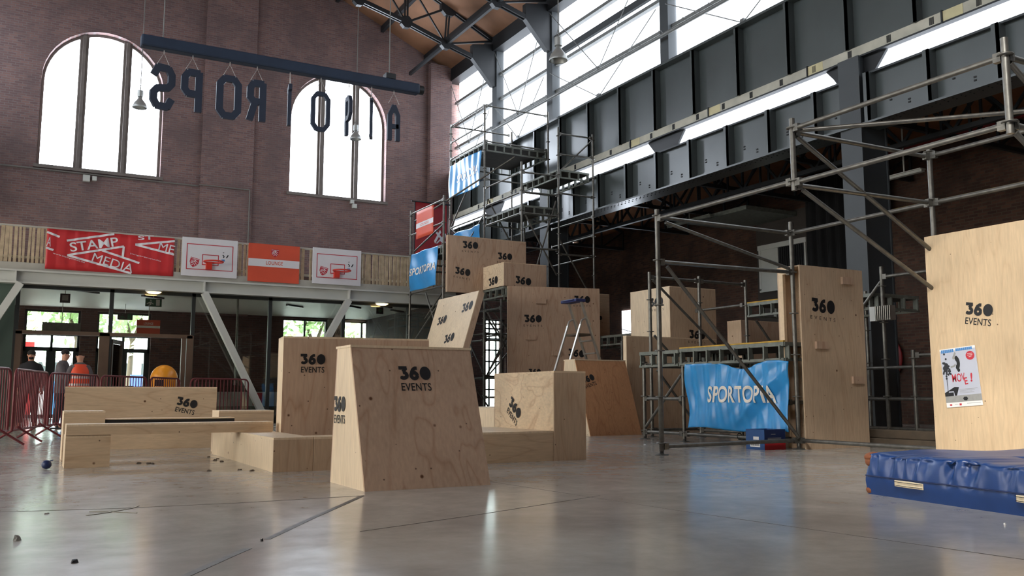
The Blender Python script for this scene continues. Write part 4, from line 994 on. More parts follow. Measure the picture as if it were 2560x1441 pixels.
# yellow domed bin
e = empty('domed_bin', (3.0, 22.6, 0), 'round bin with a shiny yellow dome and dark opening behind the barriers', 'bin')
MB().lathe((3.0,22.6,0), [(.0001,0), (.27,0), (.29,.8), (.29,1.1)], 24).build('body', 'yellow_plastic', e)
MB().lathe((3.0,22.6,1.1), [(.31,0)]+[(.31*cos(t), .33*sin(t)) for t in [pi/2*k/8 for k in range(1, 8)]]+[(.0001,.33)], 24).build('dome', 'yellow_plastic', e)
MB().obox((2.86,22.315,1.0), .2, .03, .16).build('opening', 'tyre_black', e)
for i, (x, y) in enumerate([(1.9, 22.3), (2.35, 22.6), (2.0, 21.6)]):
    e = empty('lobby_chair', (x, y, 0), ['dark rounded chair behind the barrier near the vest', 'dark rounded chair next to the yellow dome', 'dark rounded chair nearest the open door'][i], 'chair')
    MB().lathe((x,y,.42), [(.0001,0), (.22,.0), (.24,.04), (.0001,.07)], 16).build('seat', 'cloth_black', e)
    MB().add([(x+.25*cos(t)*q, y+.25*sin(t)*q, z) for z, q in ((.45,1),(.7,1.05),(.92,.98)) for t in [pi*.05+pi*.9*k/10 for k in range(11)]], [(r*11+k, r*11+k+1, (r+1)*11+k+1, (r+1)*11+k) for r in range(2) for k in range(10)], True).build('backrest', 'cloth_black', e).modifiers.new('t', 'SOLIDIFY').thickness = .02
    for k in range(4):
        t = pi/4+pi/2*k; MB().tube((x+.2*cos(t),y+.2*sin(t),0),(x+.15*cos(t),y+.15*sin(t),.43),.012,6).build('leg', 'frame_dark', e)

# ------------------------------------------------------------------ people
def skin_mesh(name, verts, edges, radii, mat, parent, sub=2, root=0):
    me = bpy.data.meshes.new(name); pw_ = Vector(parent['_w'])
    me.from_pydata([tuple(Vector(v)-pw_) for v in verts], edges, []); me.materials.append(MT[mat])
    o = bpy.data.objects.new(name, me); COL.objects.link(o); o['_w'] = tuple(pw_); o.parent = parent
    sk = o.modifiers.new('skin', 'SKIN'); sk.use_smooth_shade = True
    lay = me.skin_vertices[0] if me.skin_vertices else None
    if lay is None:
        bpy.context.view_layer.objects.active = o; lay = me.skin_vertices[0]
    for i, r in enumerate(radii):
        lay.data[i].radius = r if isinstance(r, tuple) else (r, r); lay.data[i].use_root = (i == root)
    s_ = o.modifiers.new('sub', 'SUBSURF'); s_.levels = sub; s_.render_levels = sub
    return o
def person(label, x, y, H_, face, top, trousers, hair, pose, vest=None):
    """standing figure of height H_; face = heading of the face in degrees (0 = +x)"""
    e = empty('person', (x, y, 0), label, 'person'); f = Vector((cos(radians(face)), sin(radians(face)), 0)); s = Vector((-f.y, f.x, 0)); k = H_/1.75; O = Vector((x, y, 0))
    def P(a, b, z): return O + s*a*k + f*b*k + Vector((0,0,z*k))     # a = towards own left
    tilt = pose.get('head', (0, 0))
    J = [P(0,0,.95), P(0,.01,1.12), P(0,0,1.30), P(0,-.01,1.42), P(tilt[0]*.3,.01+tilt[1]*.3,1.50), P(tilt[0]*.8,.025+tilt[1]*.8,1.585), P(tilt[0],.03+tilt[1],1.67)]
    R = [(.13,.1), (.125,.09), (.16,.1), (.12,.08), .048, (.083,.095), (.08,.09)]; E = [(0,1),(1,2),(2,3),(3,4),(4,5),(5,6)]; R = [r if isinstance(r, tuple) else (r, r) for r in R]
    armp = pose['arms']; hands = []
    for sd_ in (1, -1):
        n = len(J); el, wr = armp[0 if sd_ == 1 else 1]
        J += [P(sd_*.17, 0, 1.38), P(sd_*el[0], el[1], el[2]), P(sd_*wr[0], wr[1], wr[2])]; R += [(.055,.055), (.04,.04), (.027,.03)]; E += [(3, n), (n, n+1), (n+1, n+2)]; hands.append((n+1, n+2))
        n = len(J); lp = pose['legs'][0 if sd_ == 1 else 1]
        J += [P(sd_*.09, 0, .86), P(sd_*(.1+lp[0]*.5), lp[1]*.4+.02, .48), P(sd_*(.11+lp[0]), lp[1], .08), P(sd_*(.12+lp[0]), lp[1]+.14, .035)]; R += [(.085,.085), (.055,.055), (.042,.042), (.035,.03)]; E += [(0, n), (n, n+1), (n+1, n+2), (n+2, n+3)]
    R = [(a*k, b*k) for a, b in R]
    skin_mesh('body', J, E, R, 'skin', e)
    for (i0, i1) in hands:                  # five separate fingers rooted in a palm
        w_ = J[i1]; d = (J[i1]-J[i0]).normalized(); sd2 = d.cross(f).normalized(); V = [w_ - d*.01, w_ + d*.05*k]; Ed = [(0,1)]; Rd = [(.022*k,.03*k), (.03*k,.016*k)]
        for q in range(4):
            o_ = (q-1.5)*.018*k; b0 = w_+d*.08*k+sd2*o_*1.1; n = len(V); ln_ = (.036,.042,.04,.03)[q]*k
            V += [b0, b0+d*ln_+f*.008*k, b0+d*ln_*1.8+f*.028*k]; Rd += [(.0095*k,)*2, (.0085*k,)*2, (.007*k,)*2]; Ed += [(1,n),(n,n+1),(n+1,n+2)]
        n = len(V); V += [w_+d*.03*k+f*.03*k, w_+d*.065*k+f*.05*k]; Rd += [(.011*k,)*2, (.009*k,)*2]; Ed += [(0,n),(n,n+1)]
        skin_mesh('hand', V, Ed, Rd, 'skin', e, 1)
    # face: nose, eyes, mouth, ears
    hc = P(tilt[0]*.9,.03+tilt[1]*.9,1.635)
    m = MB().sphere(hc+f*.092*k+Vector((0,0,-.005)), .014*k, 8, 6, (1,1,1.5)); m.sphere(hc+s*.078*k, .02*k, 8, 6, (.6,.8,1.3)).sphere(hc-s*.078*k, .02*k, 8, 6, (.6,.8,1.3)); m.build('nose_and_ears', 'skin', e)
    m = MB().sphere(hc+f*.082*k+s*.03*k+Vector((0,0,.02)), .01*k, 8, 6).sphere(hc+f*.082*k-s*.03*k+Vector((0,0,.02)), .01*k, 8, 6); m.build('eyes', 'hair_dark', e)
    MB().obox(hc+f*.086*k+Vector((0,0,-.045*k)), .035*k, .01*k, .008*k, s, -f).build('mouth', 'print_red', e)
    if hair: MB().sphere(hc-f*.022*k+Vector((0,0,.05*k)), .088*k, 16, 12, (1,1,.85)).build('hair', hair, e)
    if hair and pose.get('beard'): MB().sphere(hc+f*.038*k+Vector((0,0,-.062*k)), .05*k, 12, 8, (1.1,1.1,.8)).build('beard', hair, e)
    # clothing: same skeleton, a little fuller
    def wear(name, idx, mat, extra, sub=2, root=0, add=None):
        mp = {j: i for i, j in enumerate(idx)}; Ee = [(mp[a], mp[b]) for a, b in E if a in mp and b in mp]
        VV = [J[j] for j in idx]; RR = [(R[j][0]+extra.get(j, .016), R[j][1]+extra.get(j, .016)) for j in idx]
        if add: VV.append(add[0]); RR.append(add[1]); Ee.append((0, len(VV)-1))
        skin_mesh(name, VV, Ee, RR, mat, e, sub, root)
    wear('trousers', [0, 10, 11, 12, 17, 18, 19], trousers, {0:.012, 10:.022, 11:.026, 12:.03, 17:.022, 18:.026, 19:.03}, add=(P(0,0,1.08), (.14*k,.105*k)))
    n = 20; P_ = []; rows = [(.78,.19,.15), (.95,.185,.145), (1.12,.178,.14), (1.28,.195,.145), (1.37,.215,.13), (1.42,.205,.115), (1.455,.15,.10), (1.485,.09,.085), (1.505,.072,.075)]
    for (z, a, b) in rows:
        for q in range(n): P_.append(P(a*cos(2*pi*q/n), b*sin(2*pi*q/n), z))
    MB().add(P_, [(r*n+q, r*n+(q+1)%n, (r+1)*n+(q+1)%n, (r+1)*n+q) for r in range(len(rows)-1) for q in range(n)], True).build('jacket', top, e)
    for sd_, n in ((1, 7), (-1, 14)):
        V = [P(sd_*.12, 0, 1.39), J[n], J[n+1], J[n+2]]
        skin_mesh('sleeve', V, [(0,1), (1,2), (2,3)], [(.085*k,)*2, (.09*k,)*2, (.066*k,)*2, (.05*k,)*2], top, e)
    for j in (12, 19):
        MB().sphere(J[j]+f*.06*k-Vector((0,0,.035*k)), .05*k, 12, 8, (1,1,.9)).obox(J[j]+f*.05*k+Vector((0,0,-.065*k)), .26*k, .09*k, .03*k, f, s).build('shoe', 'cloth_black', e)
    if vest:
        n = 20; P_ = []; rows = [(.80,.215,.165), (.95,.21,.16), (1.12,.205,.155), (1.28,.215,.158), (1.38,.19,.145), (1.44,.165,.12), (1.462,.13,.105)]
        for (z, a, b) in rows:
            for q in range(n): P_.append(P(a*cos(2*pi*q/n), b*sin(2*pi*q/n), z))
        MB().add(P_, [(r*n+q, r*n+(q+1)%n, (r+1)*n+(q+1)%n, (r+1)*n+q) for r in range(len(rows)-1) for q in range(n)], True).build('safety_vest', 'vest_orange', e)
        for (z, a, b) in ((.98,.212,.162), (1.14,.208,.158)):
            P_ = [P((a+.002)*cos(2*pi*q/n), (b+.002)*sin(2*pi*q/n), zz) for zz in (z, z+.05) for q in range(n)]
            MB().add(P_, [(q, (q+1)%n, n+(q+1)%n, n+q) for q in range(n)], True).build('reflective_band', 'reflective', e)
    return e
hang = ((.25,-.02,1.12), (.24,.06,.88))
person('bearded person in dark clothes standing by the bronze door post at the far left', .20, 22.75, 1.72, -95, 'cloth_black', 'cloth_black', 'hair_dark', {'arms': (hang, hang), 'legs': ((.03,0), (.05,.05)), 'beard': True})
person('person in a grey jacket and dark trousers, turned to the one in the vest', .80, 21.6, 1.70, -20, 'cloth_grey', 'cloth_trouser', 'hair_dark', {'arms': (hang, ((.23,.1,1.12),(.12,.3,1.05))), 'legs': ((.06,.04), (.06,-.04)), 'head': (0,.03)})
person('person in an orange safety vest seen from behind the barrier', 1.08, 20.6, 1.62, 95, 'cloth_grey', 'cloth_trouser', None, {'arms': (hang, hang), 'legs': ((.03,0), (.05,.05)), 'head': (0,.02)}, vest=True)

# ================================================================== PLYWOOD OBSTACLES
def RP(x, y, P0, N):
    d = Vector(ray(x, y)); C0 = Vector((0,0,CAMZ)); N = Vector(N); return C0 + d*((Vector(P0)-C0).dot(N)/d.dot(N))
def put_logo(e, P0, U, V_, x0, y0, x1, rot=0.0, style='full'):
    """logo whose 360 foot starts at photo bearing (x0,y0) and ends at x1, on the face through P0 spanned by U,V"""
    U = Vector(U).normalized(); V_ = Vector(V_).normalized(); N = U.cross(V_)
    a = RP(x0, y0, P0, N); b = RP(x1, y0, P0, N); s_ = (b-a).dot(U)
    return events_logo(e, a, U, V_, abs(s_), rot, style)
Xv = (1,0,0); Zv = (0,0,1); YN = (0,-1,0)
e = vault('trapezoid plywood vault block with sloping front, alone in the middle foreground', (2.31, 6.47, 0), 1.06, .86, 1.10, .39, .36)
fv = Vector((0,.39,1.10)).normalized()
put_logo(e, (2.31,6.47,0), Xv, fv, 999, 950, 1078); put_logo(e, (2.309,6.47,0), YN, Zv, 836, 1028, 864)
e = vault('reddish trapezoid vault block standing behind the L-shaped box, next to the blue banner', (8.86, 13.2, 0), 1.12, 1.05, 1.35, .48, .38, mats=('ply_red', 'ply_lit'))
put_logo(e, (8.86,13.2,0), Xv, Vector((0,.48,1.35)), 1458, 960, 1491, .28)
# tall thin wall behind the vault
R8 = radians(-8)
e = plybox('tall plywood wall block half hidden behind the central vault block', (2.50, 9.70, 0), 1.64, .5, 0, 1.36, R8, ('ply_pink', 'ply_lit'))
U, V = frame_axes(R8); put_logo(e, (2.50,9.70,0), U, Zv, 751, 911, 813)
plybox('long low plywood bench with bright left side, running away from the camera beside the pit', (2.12, 8.48, 0), .38, 3.02, 0, .319, 0, ('ply_pine', 'ply_lit', 'ply_lit'))
plybox('short low plywood box tucked against the bench, cut off by the central vault block', (2.505, 8.47, 0), .75, .36, 0, .319, 0, ('ply_pine', 'ply_lit', 'ply_lit'))
plybox('small square plywood block on the floor holding up the left end of the beam', (.43, 9.92, 0), .41, .42, 0, .317, 0, ('ply_flat', 'ply_lit'))
plybox('long plywood beam lying across the small block and the bench', (.43, 9.9, 0), 2.03, .27, .321, .43, 0, ('ply_flat', 'ply_lit', 'ply_lit'), name='plywood_beam')
plybox('small raised plywood block behind the left end of the long beam', (.45, 11.1, 0), .42, .42, 0, .54, 0, ('ply_flat', 'ply_lit'))
plybox('plywood block at the back right corner of the pit, left of the tall wall block', (2.2, 11.56, 0), .68, .45, 0, .525, 0, ('ply_flat', 'ply_lit'))
e = plybox('wide low plywood wall with a tilted logo at the back of the pit', (.53, 13.15, 0), 1.9, .3, 0, .83, radians(-10), ('ply_flat', 'ply_lit'))
U, V = frame_axes(radians(-10)); put_logo(e, (.53,13.15,0), U, Zv, 440, 1012, 492, -.22)
e = empty('black_topped_beam', (1.5, 11.2, .32), 'black plank with a pale edge spanning the back of the pit', 'beam'); MB().box(.875, 2.3, 11.12, 11.36, .32, .44).build('plank', 'black_paint', e); MB().box(.875, 2.3, 11.12, 11.37, .44, .452).build('pale_edge', 'ply_edge', e)
# L-shaped obstacle
e = plybox('upright end of the L-shaped obstacle, with tilted logo on its left side coloured as lit', (5.19, 8.45, 0), .42, 1.42, 0, .985, 0, ('ply_pine', 'ply_flame_lit')); put_logo(e, (5.188,8.45,0), YN, Zv, 1272, 1012, 1303, -.62)
plybox('low part of the L-shaped obstacle, between the vault block and the upright end', (4.22, 8.46, 0), .965, 1.40, 0, .326, 0, ('ply_flat', 'ply_flame_lit', 'ply_lit'))
plybox('low plywood box, sides coloured as lit, just left of the upright end of the L-shaped obstacle', (6.0, 11.4, 0), .9, 1.5, 0, .535, 0, ('ply_flat', 'ply_lit', 'ply_lit'))
# stepped wall at the right back
e = plybox('broad lower plywood wall behind the low scaffold with the blue banner', (10.40, 14.2, 0), 2.32, .12, 0, 1.88, 0, ('ply_pine', 'ply_lit')); put_logo(e, (10.4,14.2,0), Xv, Zv, 1723, 846, 1762, -.04, 'dots')
e = plybox('plywood cube standing on the right half of the broad lower wall', (11.5, 14.2, 0), 1.22, 1.34, 1.882, 2.93, 0, ('ply_pine', 'ply_lit')); put_logo(e, (11.499,14.2,0), YN, Zv, 1626, 768, 1658, 0, 'dots')
plybox('shaded plywood panel box behind the upper low deck, left of the tall climbing panel', (12.47, 13.2, 0), 1.2, .4, 0, 2.2, 0, ('ply_pink', 'ply_pine'))
# tall climbing panel with open back
e = empty('climbing_panel', (9.81, 8.78, 0), 'tall narrow plywood climbing panel with three footholds, left of the black curtain', 'climbing panel')
x0, x1, y0, y1, H_ = 9.19, 10.43, 8.58, 8.99, 2.48
MB().box(x0, x1, y0, y0+.02, 0, H_).build('front_panel', 'ply_pine', e); MB().box(x0, x1, y1-.02, y1, 0, H_).build('back_panel', 'ply_pine', e)
MB().box(x0, x1, y0+.02, y1-.02, H_-.02, H_).box(x1-.02, x1, y0+.02, y1-.02, 0, H_-.02).box(x0+.3, x0+.32, y0+.02, y1-.02, .0, H_-.02).build('inner_board', 'ply_flat', e)
MB().box(x0, x0+.05, y1-.1, y1-.02, 0, H_-.02).box(x0, x0+.05, y0+.14, y1-.1, H_-.1, H_-.02).build('batten', 'ply_edge', e)
put_logo(e, (x0,y0,0), Xv, Zv, 2029, 778, 2086, -.06, 'dots')
for (x, y) in ((2116, 712), (2052, 873), (2143, 960)):
    p = RP(x, y, (x0,y0,0), (0,1,0)); MB().box(p.x-.11, p.x+.11, y0-.035, y0, p.z, p.z+.10).build('foothold', 'ply_pink', e)
# big pale panel at the right edge with poster
e = empty('wall_panel', (9.02, 5.85, 0), 'large pale plywood panel with a poster, at the right edge of the photo', 'plywood panel')
ZP = PX(2330, 590, 8.93)[2]
MB().box(8.93, 8.95, 5.22, 6.47, 0, ZP).build('front_panel', 'ply_warm', e); MB().box(8.95, 9.0-.035, 6.40, 6.47, 0, ZP-.1).box(8.95, 9.25, 5.22, 6.30, ZP-.06, ZP-.0).box(8.95, 9.25, 5.22, 5.24, 0, ZP-.06).build('side_batten', 'ply_edge', e)
put_logo(e, (8.93,6.47,0), YN, Zv, 2413, 786, 2482, -.16)
po = empty('event_poster', (8.92, 6.2, 1), 'colour poster with the word MOVE! in red letters stuck on the big pale panel', 'poster')
a = RP(2368, 1020, (8.925,0,0), Xv); b = RP(2458, 1013, (8.925,0,0), Xv); c = RP(2346, 876, (8.925,0,0), Xv)
PU = (b-a); PW = PU.length; PU.normalize(); PV = (c-a); PH = PV.length; PV.normalize(); PV = (PV - PU*PV.dot(PU)).normalized(); PN = PU.cross(PV)
def pp(name, mat, shapes, off): return printed(po, name, mat, shapes, a, PU, PV, PW, PH, None, off)
m = MB().hexa([a, a+PU*PW, a+PU*PW+PV*PH, a+PV*PH, a+PN*.003, a+PU*PW+PN*.003, a+PU*PW+PV*PH+PN*.003, a+PV*PH+PN*.003]); m.build('paper', 'print_white', po)
pp('grey_sky', 'print_sky', [(rect2d(.0,.08,1,.96),0,0,1,1,0)], .004)
pp('wall_band', 'print_grey', [(rect2d(.0,.08,1,.19),0,0,1,1,0)], .0045)
rn = random.Random(4)
pp('blue_header', 'print_blue', [(rect2d(x, .93+.01*(x > .4), x+.045, .985),0,0,1,1,0) for x in [.04+.052*k for k in range(17) if k != 7]], .005)
pp('red_lettering', 'print_red', [(text2d('MO', .012), .26, .42, .26, .14, 0), (text2d('V', .012), .52, .43, .10, .13, .0), (text2d('E', .02), .60, .36, .09, .12, .08), (text2d('!', .04), .76, .40, .05, .15, -.1), (([(.84+.12*cos(t), .84+.075*sin(t)) for t in [2*pi*k/24 for k in range(24)]], [tuple(range(24))]), 0,0,1,1,0)], .006)
pp('round_text', 'print_white', [(text2d('ZONDAG', .01), .77, .865, .14, .014, 0), (text2d('OKTOBER', .01), .77, .838, .14, .014, 0), (text2d('2017', .01), .80, .812, .08, .014, 0)], .008)
tr = [(([(cx+.028*cos(t), cy+.02*sin(t)) for t in [2*pi*k/7 for k in range(7)]], [tuple(range(7))]),0,0,1,1,0) for cx, cy in [(rn.gauss(.12,.06), rn.gauss(.67,.07)) for _ in range(60)]]
pp('tree_print', 'print_dark', [t for t in tr if all(.01 < v[0] < .4 for v in t[0][0])] + [(stroke2d([(.10,.2),(.11,.62)], .014),0,0,1,1,0)], .0055)
pp('figure_print', 'black_paint', [(stroke2d(arc(.42,.74,.07,.085,80,-80,10), .09),0,0,1,1,0), (([(.475+.04*cos(t), .615+.03*sin(t)) for t in [2*pi*k/12 for k in range(12)]], [tuple(range(12))]),0,0,1,1,0), (rect2d(.0,.19,.25,.25),0,0,1,1,0), (([(.0,.25),(.3,.34),(.42,.33),(.4,.30),(.33,.19),(.28,.19),(.26,.27),(.12,.27),(.1,.19),(0,.19)], [tuple(range(10))]),0,0,1,1,0), (([(.56+.07*cos(t), .13+.035*sin(t)) for t in [2*pi*k/6 for k in range(6)]], [tuple(range(6))]),0,0,1,1,0)], .006)
pp('figure_legs', 'print_grey', [(stroke2d([(.43,.83),(.36,.83),(.44,.92)], .045),0,0,1,1,0), (stroke2d([(.41,.72),(.36,.69),(.26,.68)], .03),0,0,1,1,0)], .0055)
pp('small_print', 'print_grey', [(rect2d(x,y,x+w_,y+.006),0,0,1,1,0) for x,y,w_ in ((.42,.285,.5),(.42,.265,.42),(.42,.245,.35),(.42,.225,.4),(.58,.045,.38),(.24,.04,.1))], .005)
pp('logos_print', 'print_red', [(rect2d(.37,.022,.43,.055),0,0,1,1,0), (([(.13+.035*cos(t), .04+.015*sin(t)) for t in [2*pi*k/10 for k in range(10)]], [tuple(range(10))]),0,0,1,1,0)], .005)

# climbing tower boxes, left of centre
e = plybox('highest and widest plywood box on the climbing tower, with three logos', (9.46, 20.6, 0), 2.33, .1, 3.35, PY(1110,586,20.6)[2], 0, ('ply_pink', 'ply_pine'))
for (x0, y0, x1, r_) in ((1157,620,1195,0), (1245,648,1280,0), (1137,684,1175,-.12)): put_logo(e, (9.46,20.6,0), Xv, Zv, x0, y0, x1, r_, 'dots')
zt2 = PY(1260,655,19.42)[2]; zb2 = PY(1260,714,19.42)[2]
e = plybox('plywood cube on the tower deck just above the big climbing wall', (10.48, 19.42, 0), 1.24, 1.16, zb2, zt2, 0, ('ply_pink', 'ply_flame_lit'))
put_logo(e, (10.48,19.42,0), Xv, Zv, 1288, 708, 1327, -.1, 'dots'); put_logo(e, (10.479,19.42,0), YN, Zv, 1223, 717, 1245, .08, 'none')
R14 = radians(-14.3); zb_ = PY(1270,714,19.38)[2] - .01
e = plybox('big tall plywood climbing wall behind the aluminium ladder', (10.56, 19.38, 0), 2.44, .08, 0, zb_, R14, ('ply_pink', 'ply_lit'), name='climbing_wall', top=False, back=False)
U, V = frame_axes(R14)
for (x0, y0, x1, r_, st_) in ((1311,806,1354,0,'dots'), (1436,757,1475,0,'dots'), (1420,890,1461,-.1,'none'), (1322,936,1352,0,'none')): put_logo(e, (10.56,19.38,0), U, Zv, x0, y0, x1, r_, st_)
for (x, y) in ((1352, 760), (1327, 850), (1300, 950), (1390, 890)):
    p = RP(x, y, (10.56,19.38,0), V); MB().obox(p - V*.03 + Vector((0,0,.06)), .26, .05, .12, U, V).build('foothold', 'ply_pink', e)
e = plybox('plywood box on the deck peeking out right of the climbing wall', (12.62, 19.62, 0), 1.2, 1.0, 2.26, 3.42, 0, ('ply_flat', 'ply_lit')); put_logo(e, (12.62,19.62,0), Xv, Zv, 1483, 800, 1505, 0, 'dots')
# leaning board on the tower's left flank
e = empty('sloping_board', (9.6, 20.4, 0), 'plywood board coloured as lit, leaning against the left side of the climbing tower, with three logos', 'plywood board')
T0 = RP(1197, 727, (0,18.35,0), (0,1,0)); Dn = Vector((-.30,0,-1)).normalized(); L_ = (T0.z-.02)/abs(Dn.z)
wB = RP(1097, 750, (T0.x,0,0), (1,0,0)).y - T0.y; th = Vector((.3,0,-.09)).normalized()*.16
A0 = T0; A1 = T0 + Vector((0,wB,0)); B0 = A0 + Dn*L_; B1 = A1 + Dn*L_
MB().hexa([B0, B0+th*.12, B1+th*.12, B1, A0, A0+th*.12, A1+th*.12, A1]).build('front_panel', 'ply_lit', e)  # board face coloured brighter for the window light it catches
for (p, q) in ((A0, B0), (A1 - Vector((0,.04,0)), B1 - Vector((0,.04,0)))): MB().hexa([q+th*.12, q+th, q+th+Vector((0,.04,0)), q+th*.12+Vector((0,.04,0)), p+th*.12, p+th, p+th+Vector((0,.04,0)), p+th*.12+Vector((0,.04,0))]).build('side_rail', 'ply_pink', e)
for (x0, y0, x1) in ((1153, 783, 1177), (1092, 815, 1112), (1109, 860, 1131)): put_logo(e, A0, YN, -Dn, x0, y0, x1, .1, 'none')

# ================================================================== SCAFFOLDING
def ringed(pairs): return pairs
P1 = (6.84, 8.66); P2 = (9.14, 8.66); S1 = (6.84, 6.41); S2 = (6.84, 4.13); Bp = (9.02, 6.41); B2 = (9.02, 4.13)
L3 = lambda p, z: (p[0], p[1], z)
scaffold('foreground_scaffold', 'open tube scaffold frame reaching over the right foreground, above the blue mat',
    [(*P1, .04, 3.02), (*P2, .04, 3.08), (*S1, 2.80, 3.56), (*S2, 2.80, 3.60), (*Bp, .04, 3.55), (*B2, .04, 3.5)],
    [(L3(P1,2.92), L3(P2,2.92)), (L3(P1,2.36), L3(P2,2.38)), (L3(P1,.10), L3(P2,.12)), (L3(P1,2.90), L3(S1,2.90)), (L3(S1,3.45), L3(S2,3.45)), (L3(S1,2.88), L3(S2,2.88)),
     (L3(P2,2.92), L3(Bp,2.9)), (L3(Bp,2.9), L3(B2,2.9)), (L3(Bp,3.45), L3(B2,3.45)), (L3(S1,3.42), L3(Bp,3.44)), (L3(S1,2.86), L3(Bp,2.9)), (L3(S2,3.45), L3(B2,3.45)), (L3(S2,2.88), L3(B2,2.88)), (L3(P2,.12), L3(Bp,.12))],
    [((P1[0]+.1,P1[1]-.04,2.86), (P2[0]-.1,P2[1]-.04,2.42)), ((P1[0]+.1,P1[1]-.05,2.30), (P2[0]-.05,P2[1]-.05,.16)), ((S1[0]+.06,S1[1],3.38), tuple(PY(2335,632,6.41))), ((S1[0]+.12,S1[1],2.82), tuple(PY(2362,745,6.41))),
     ((S1[0]+.05,S1[1]-.05,3.43), (B2[0]-.05,B2[1]+.05,3.43)), ((S2[0]+.06,S2[1],3.4), (B2[0]-.2,B2[1],2.3)), ((S2[0]+.06,S2[1],2.82), (B2[0]-.2,B2[1],1.8))])
Q = [(9.1, 11.95), (9.1, 10.95)]
scaffold('low_scaffold_deck', 'low scaffold platform behind the blue banner, with a yellow-edged deck', [(9.1,11.95,.04,1.34), (9.1,10.95,.04,1.32), (10.3,11.95,.04,1.34), (10.3,10.95,.04,1.32), (10.45,9.1,.04,1.2)],
    [((9.1,11.95,1.2),(9.1,10.95,1.2)), ((9.1,11.95,.66),(9.1,10.95,.66)), ((9.1,11.95,.12),(9.1,10.95,.12)), ((9.1,10.95,1.2),(9.1,8.74,1.18)), ((9.1,10.95,.12),(9.1,8.74,.12)), ((9.1,8.8,.62),(10.4,8.8+.3,.62)), ((10.3,11.95,.12),(10.3,10.95,.12)), ((9.1,11.95,1.2),(10.3,11.95,1.2))],
    [((9.1,10.98,1.05),(9.1,11.92,.2)), ((10.3,11.9,1.1),(10.3,11.0,.25))],
    [(9.06, 10.5, 11.0, 12.0, 1.43), (9.06, 10.5, 8.78, 10.96, 1.44, True)], group=None, mat='galvanised')
scaffold('rear_scaffold', 'scaffold with upper deck standing between the stepped plywood wall and the tall climbing panel', [(9.6,12.4,.04,2.87), (10.72,12.4,.04,2.87), (11.85,12.4,.04,2.87), (13.0,12.4,.04,2.6), (11.85,11.2,.04,2.3)],
    [((9.6,12.4,2.78),(10.72,12.4,2.78)), ((10.72,12.4,2.78),(11.85,12.4,2.78)), ((9.6,12.4,.12),(10.72,12.4,.12)), ((10.72,12.4,1.1),(11.85,12.4,1.1)), ((11.9,13.9,2.41),(11.9,12.5,2.41)), ((11.85,12.4,.12),(13.0,12.4,.12))],
    [((9.65,12.36,2.72),(11.3,12.36,1.42)), ((9.65,12.36,1.75),(10.6,12.36,.9)), ((9.7,12.36,1.15),(10.5,12.36,.25)), ((12.0,12.3,2.1),(12.9,12.3,1.1))],
    [(11.85, 12.95, 11.1, 12.36, 2.42, True)], mat='galvanised')
scaffold('side_aisle_scaffold', 'dark scaffold bay seen in the gap between the two plywood panels on the right', [(11.5,9.1,.04,2.68), (11.5,8.62,.04,1.38), (12.7,10.4,.04,2.5)],
    [((11.5,9.1,2.52),(11.5,6.6,2.5)), ((11.5,9.8,1.13),(11.5,6.6,1.13)), ((11.5,9.8,.66),(11.5,6.6,.66)), ((11.5,9.8,.22),(11.5,6.6,.22)), ((11.5,8.6,1.30),(11.5,6.6,1.30))],
    [((11.5,9.12,2.45),(11.5,9.62,1.95))], [(11.55, 12.6, 9.3, 10.8, 2.3)], mat='galvanised')
e = empty('flood_lamp', (11.42, 9.1, 1.85), 'finned grey flood lamp clamped to the scaffold post in front of the black curtain', 'lamp')
MB().box(11.36, 11.46, 9.14, 9.24, 1.84, 2.06).build('lamp_body', 'white_steel', e); m = MB()
for k in range(8): m.box(11.34, 11.47, 8.86+k*.035, 8.872+k*.035, 1.84, 2.06)
m.build('cooling_fins', 'alu', e)
for i, (x, z) in enumerate(((10.62, 0), (10.80, 0), (10.70, .12))):
    o = MB().box(x-.08, x+.08, 6.4+.2*i, 9.15, z, z+.118).build('timber_beam', 'timber_dark', bevel=.01); tag(o, ['dark squared timber lying nearest the tall climbing panel', 'dark squared timber lying beside the first one', 'dark squared timber stacked on top of the other two'][i], 'timber', None)

def zpx(x, y, X): return PX(x, y, X)[2]
ztL = zpx(1107, 490, 9.42); zdL = zpx(1025, 640, 9.42)
gal = 'galvanised'
# left tower
xL = 9.42; yA, yB_ = 20.76, 23.0
scaffold('left_tower_scaffold', 'left bay of the tall scaffold tower, carrying the lower blue banner', [(xL,yB_,.04,zpx(1022,530,xL)), (xL,yA,.04,ztL), (11.3,yB_-.05,.04,4.3)],
    [((xL,yA,z),(xL,yB_,z)) for z in (zpx(1107,500,xL), zpx(1107,557,xL), zpx(1107,618,xL)-.0, zpx(1107,715,xL), 1.95, .9, .2)] + [((xL,yB_,z),(11.3,yB_-.05,z)) for z in (4.2, 3.0, 1.95)],
    [((xL,yA+.05,3.35),(xL,21.9,2.75)), ((xL,21.9,3.45),(xL,yA+.05,2.0)), ((xL,yB_-.1,2.05),(xL,yA+.05,3.2)), ((xL+.04,yA+.1,zpx(1107,560,xL)),(xL+.04,yB_-.2,zdL+.1)), ((xL+.1,yB_-.05,5.6),(11.7,yA+.3,7.3))],
    [(xL, xL+1.3, yA+.05, yB_-.05, zdL)], mat=gal)
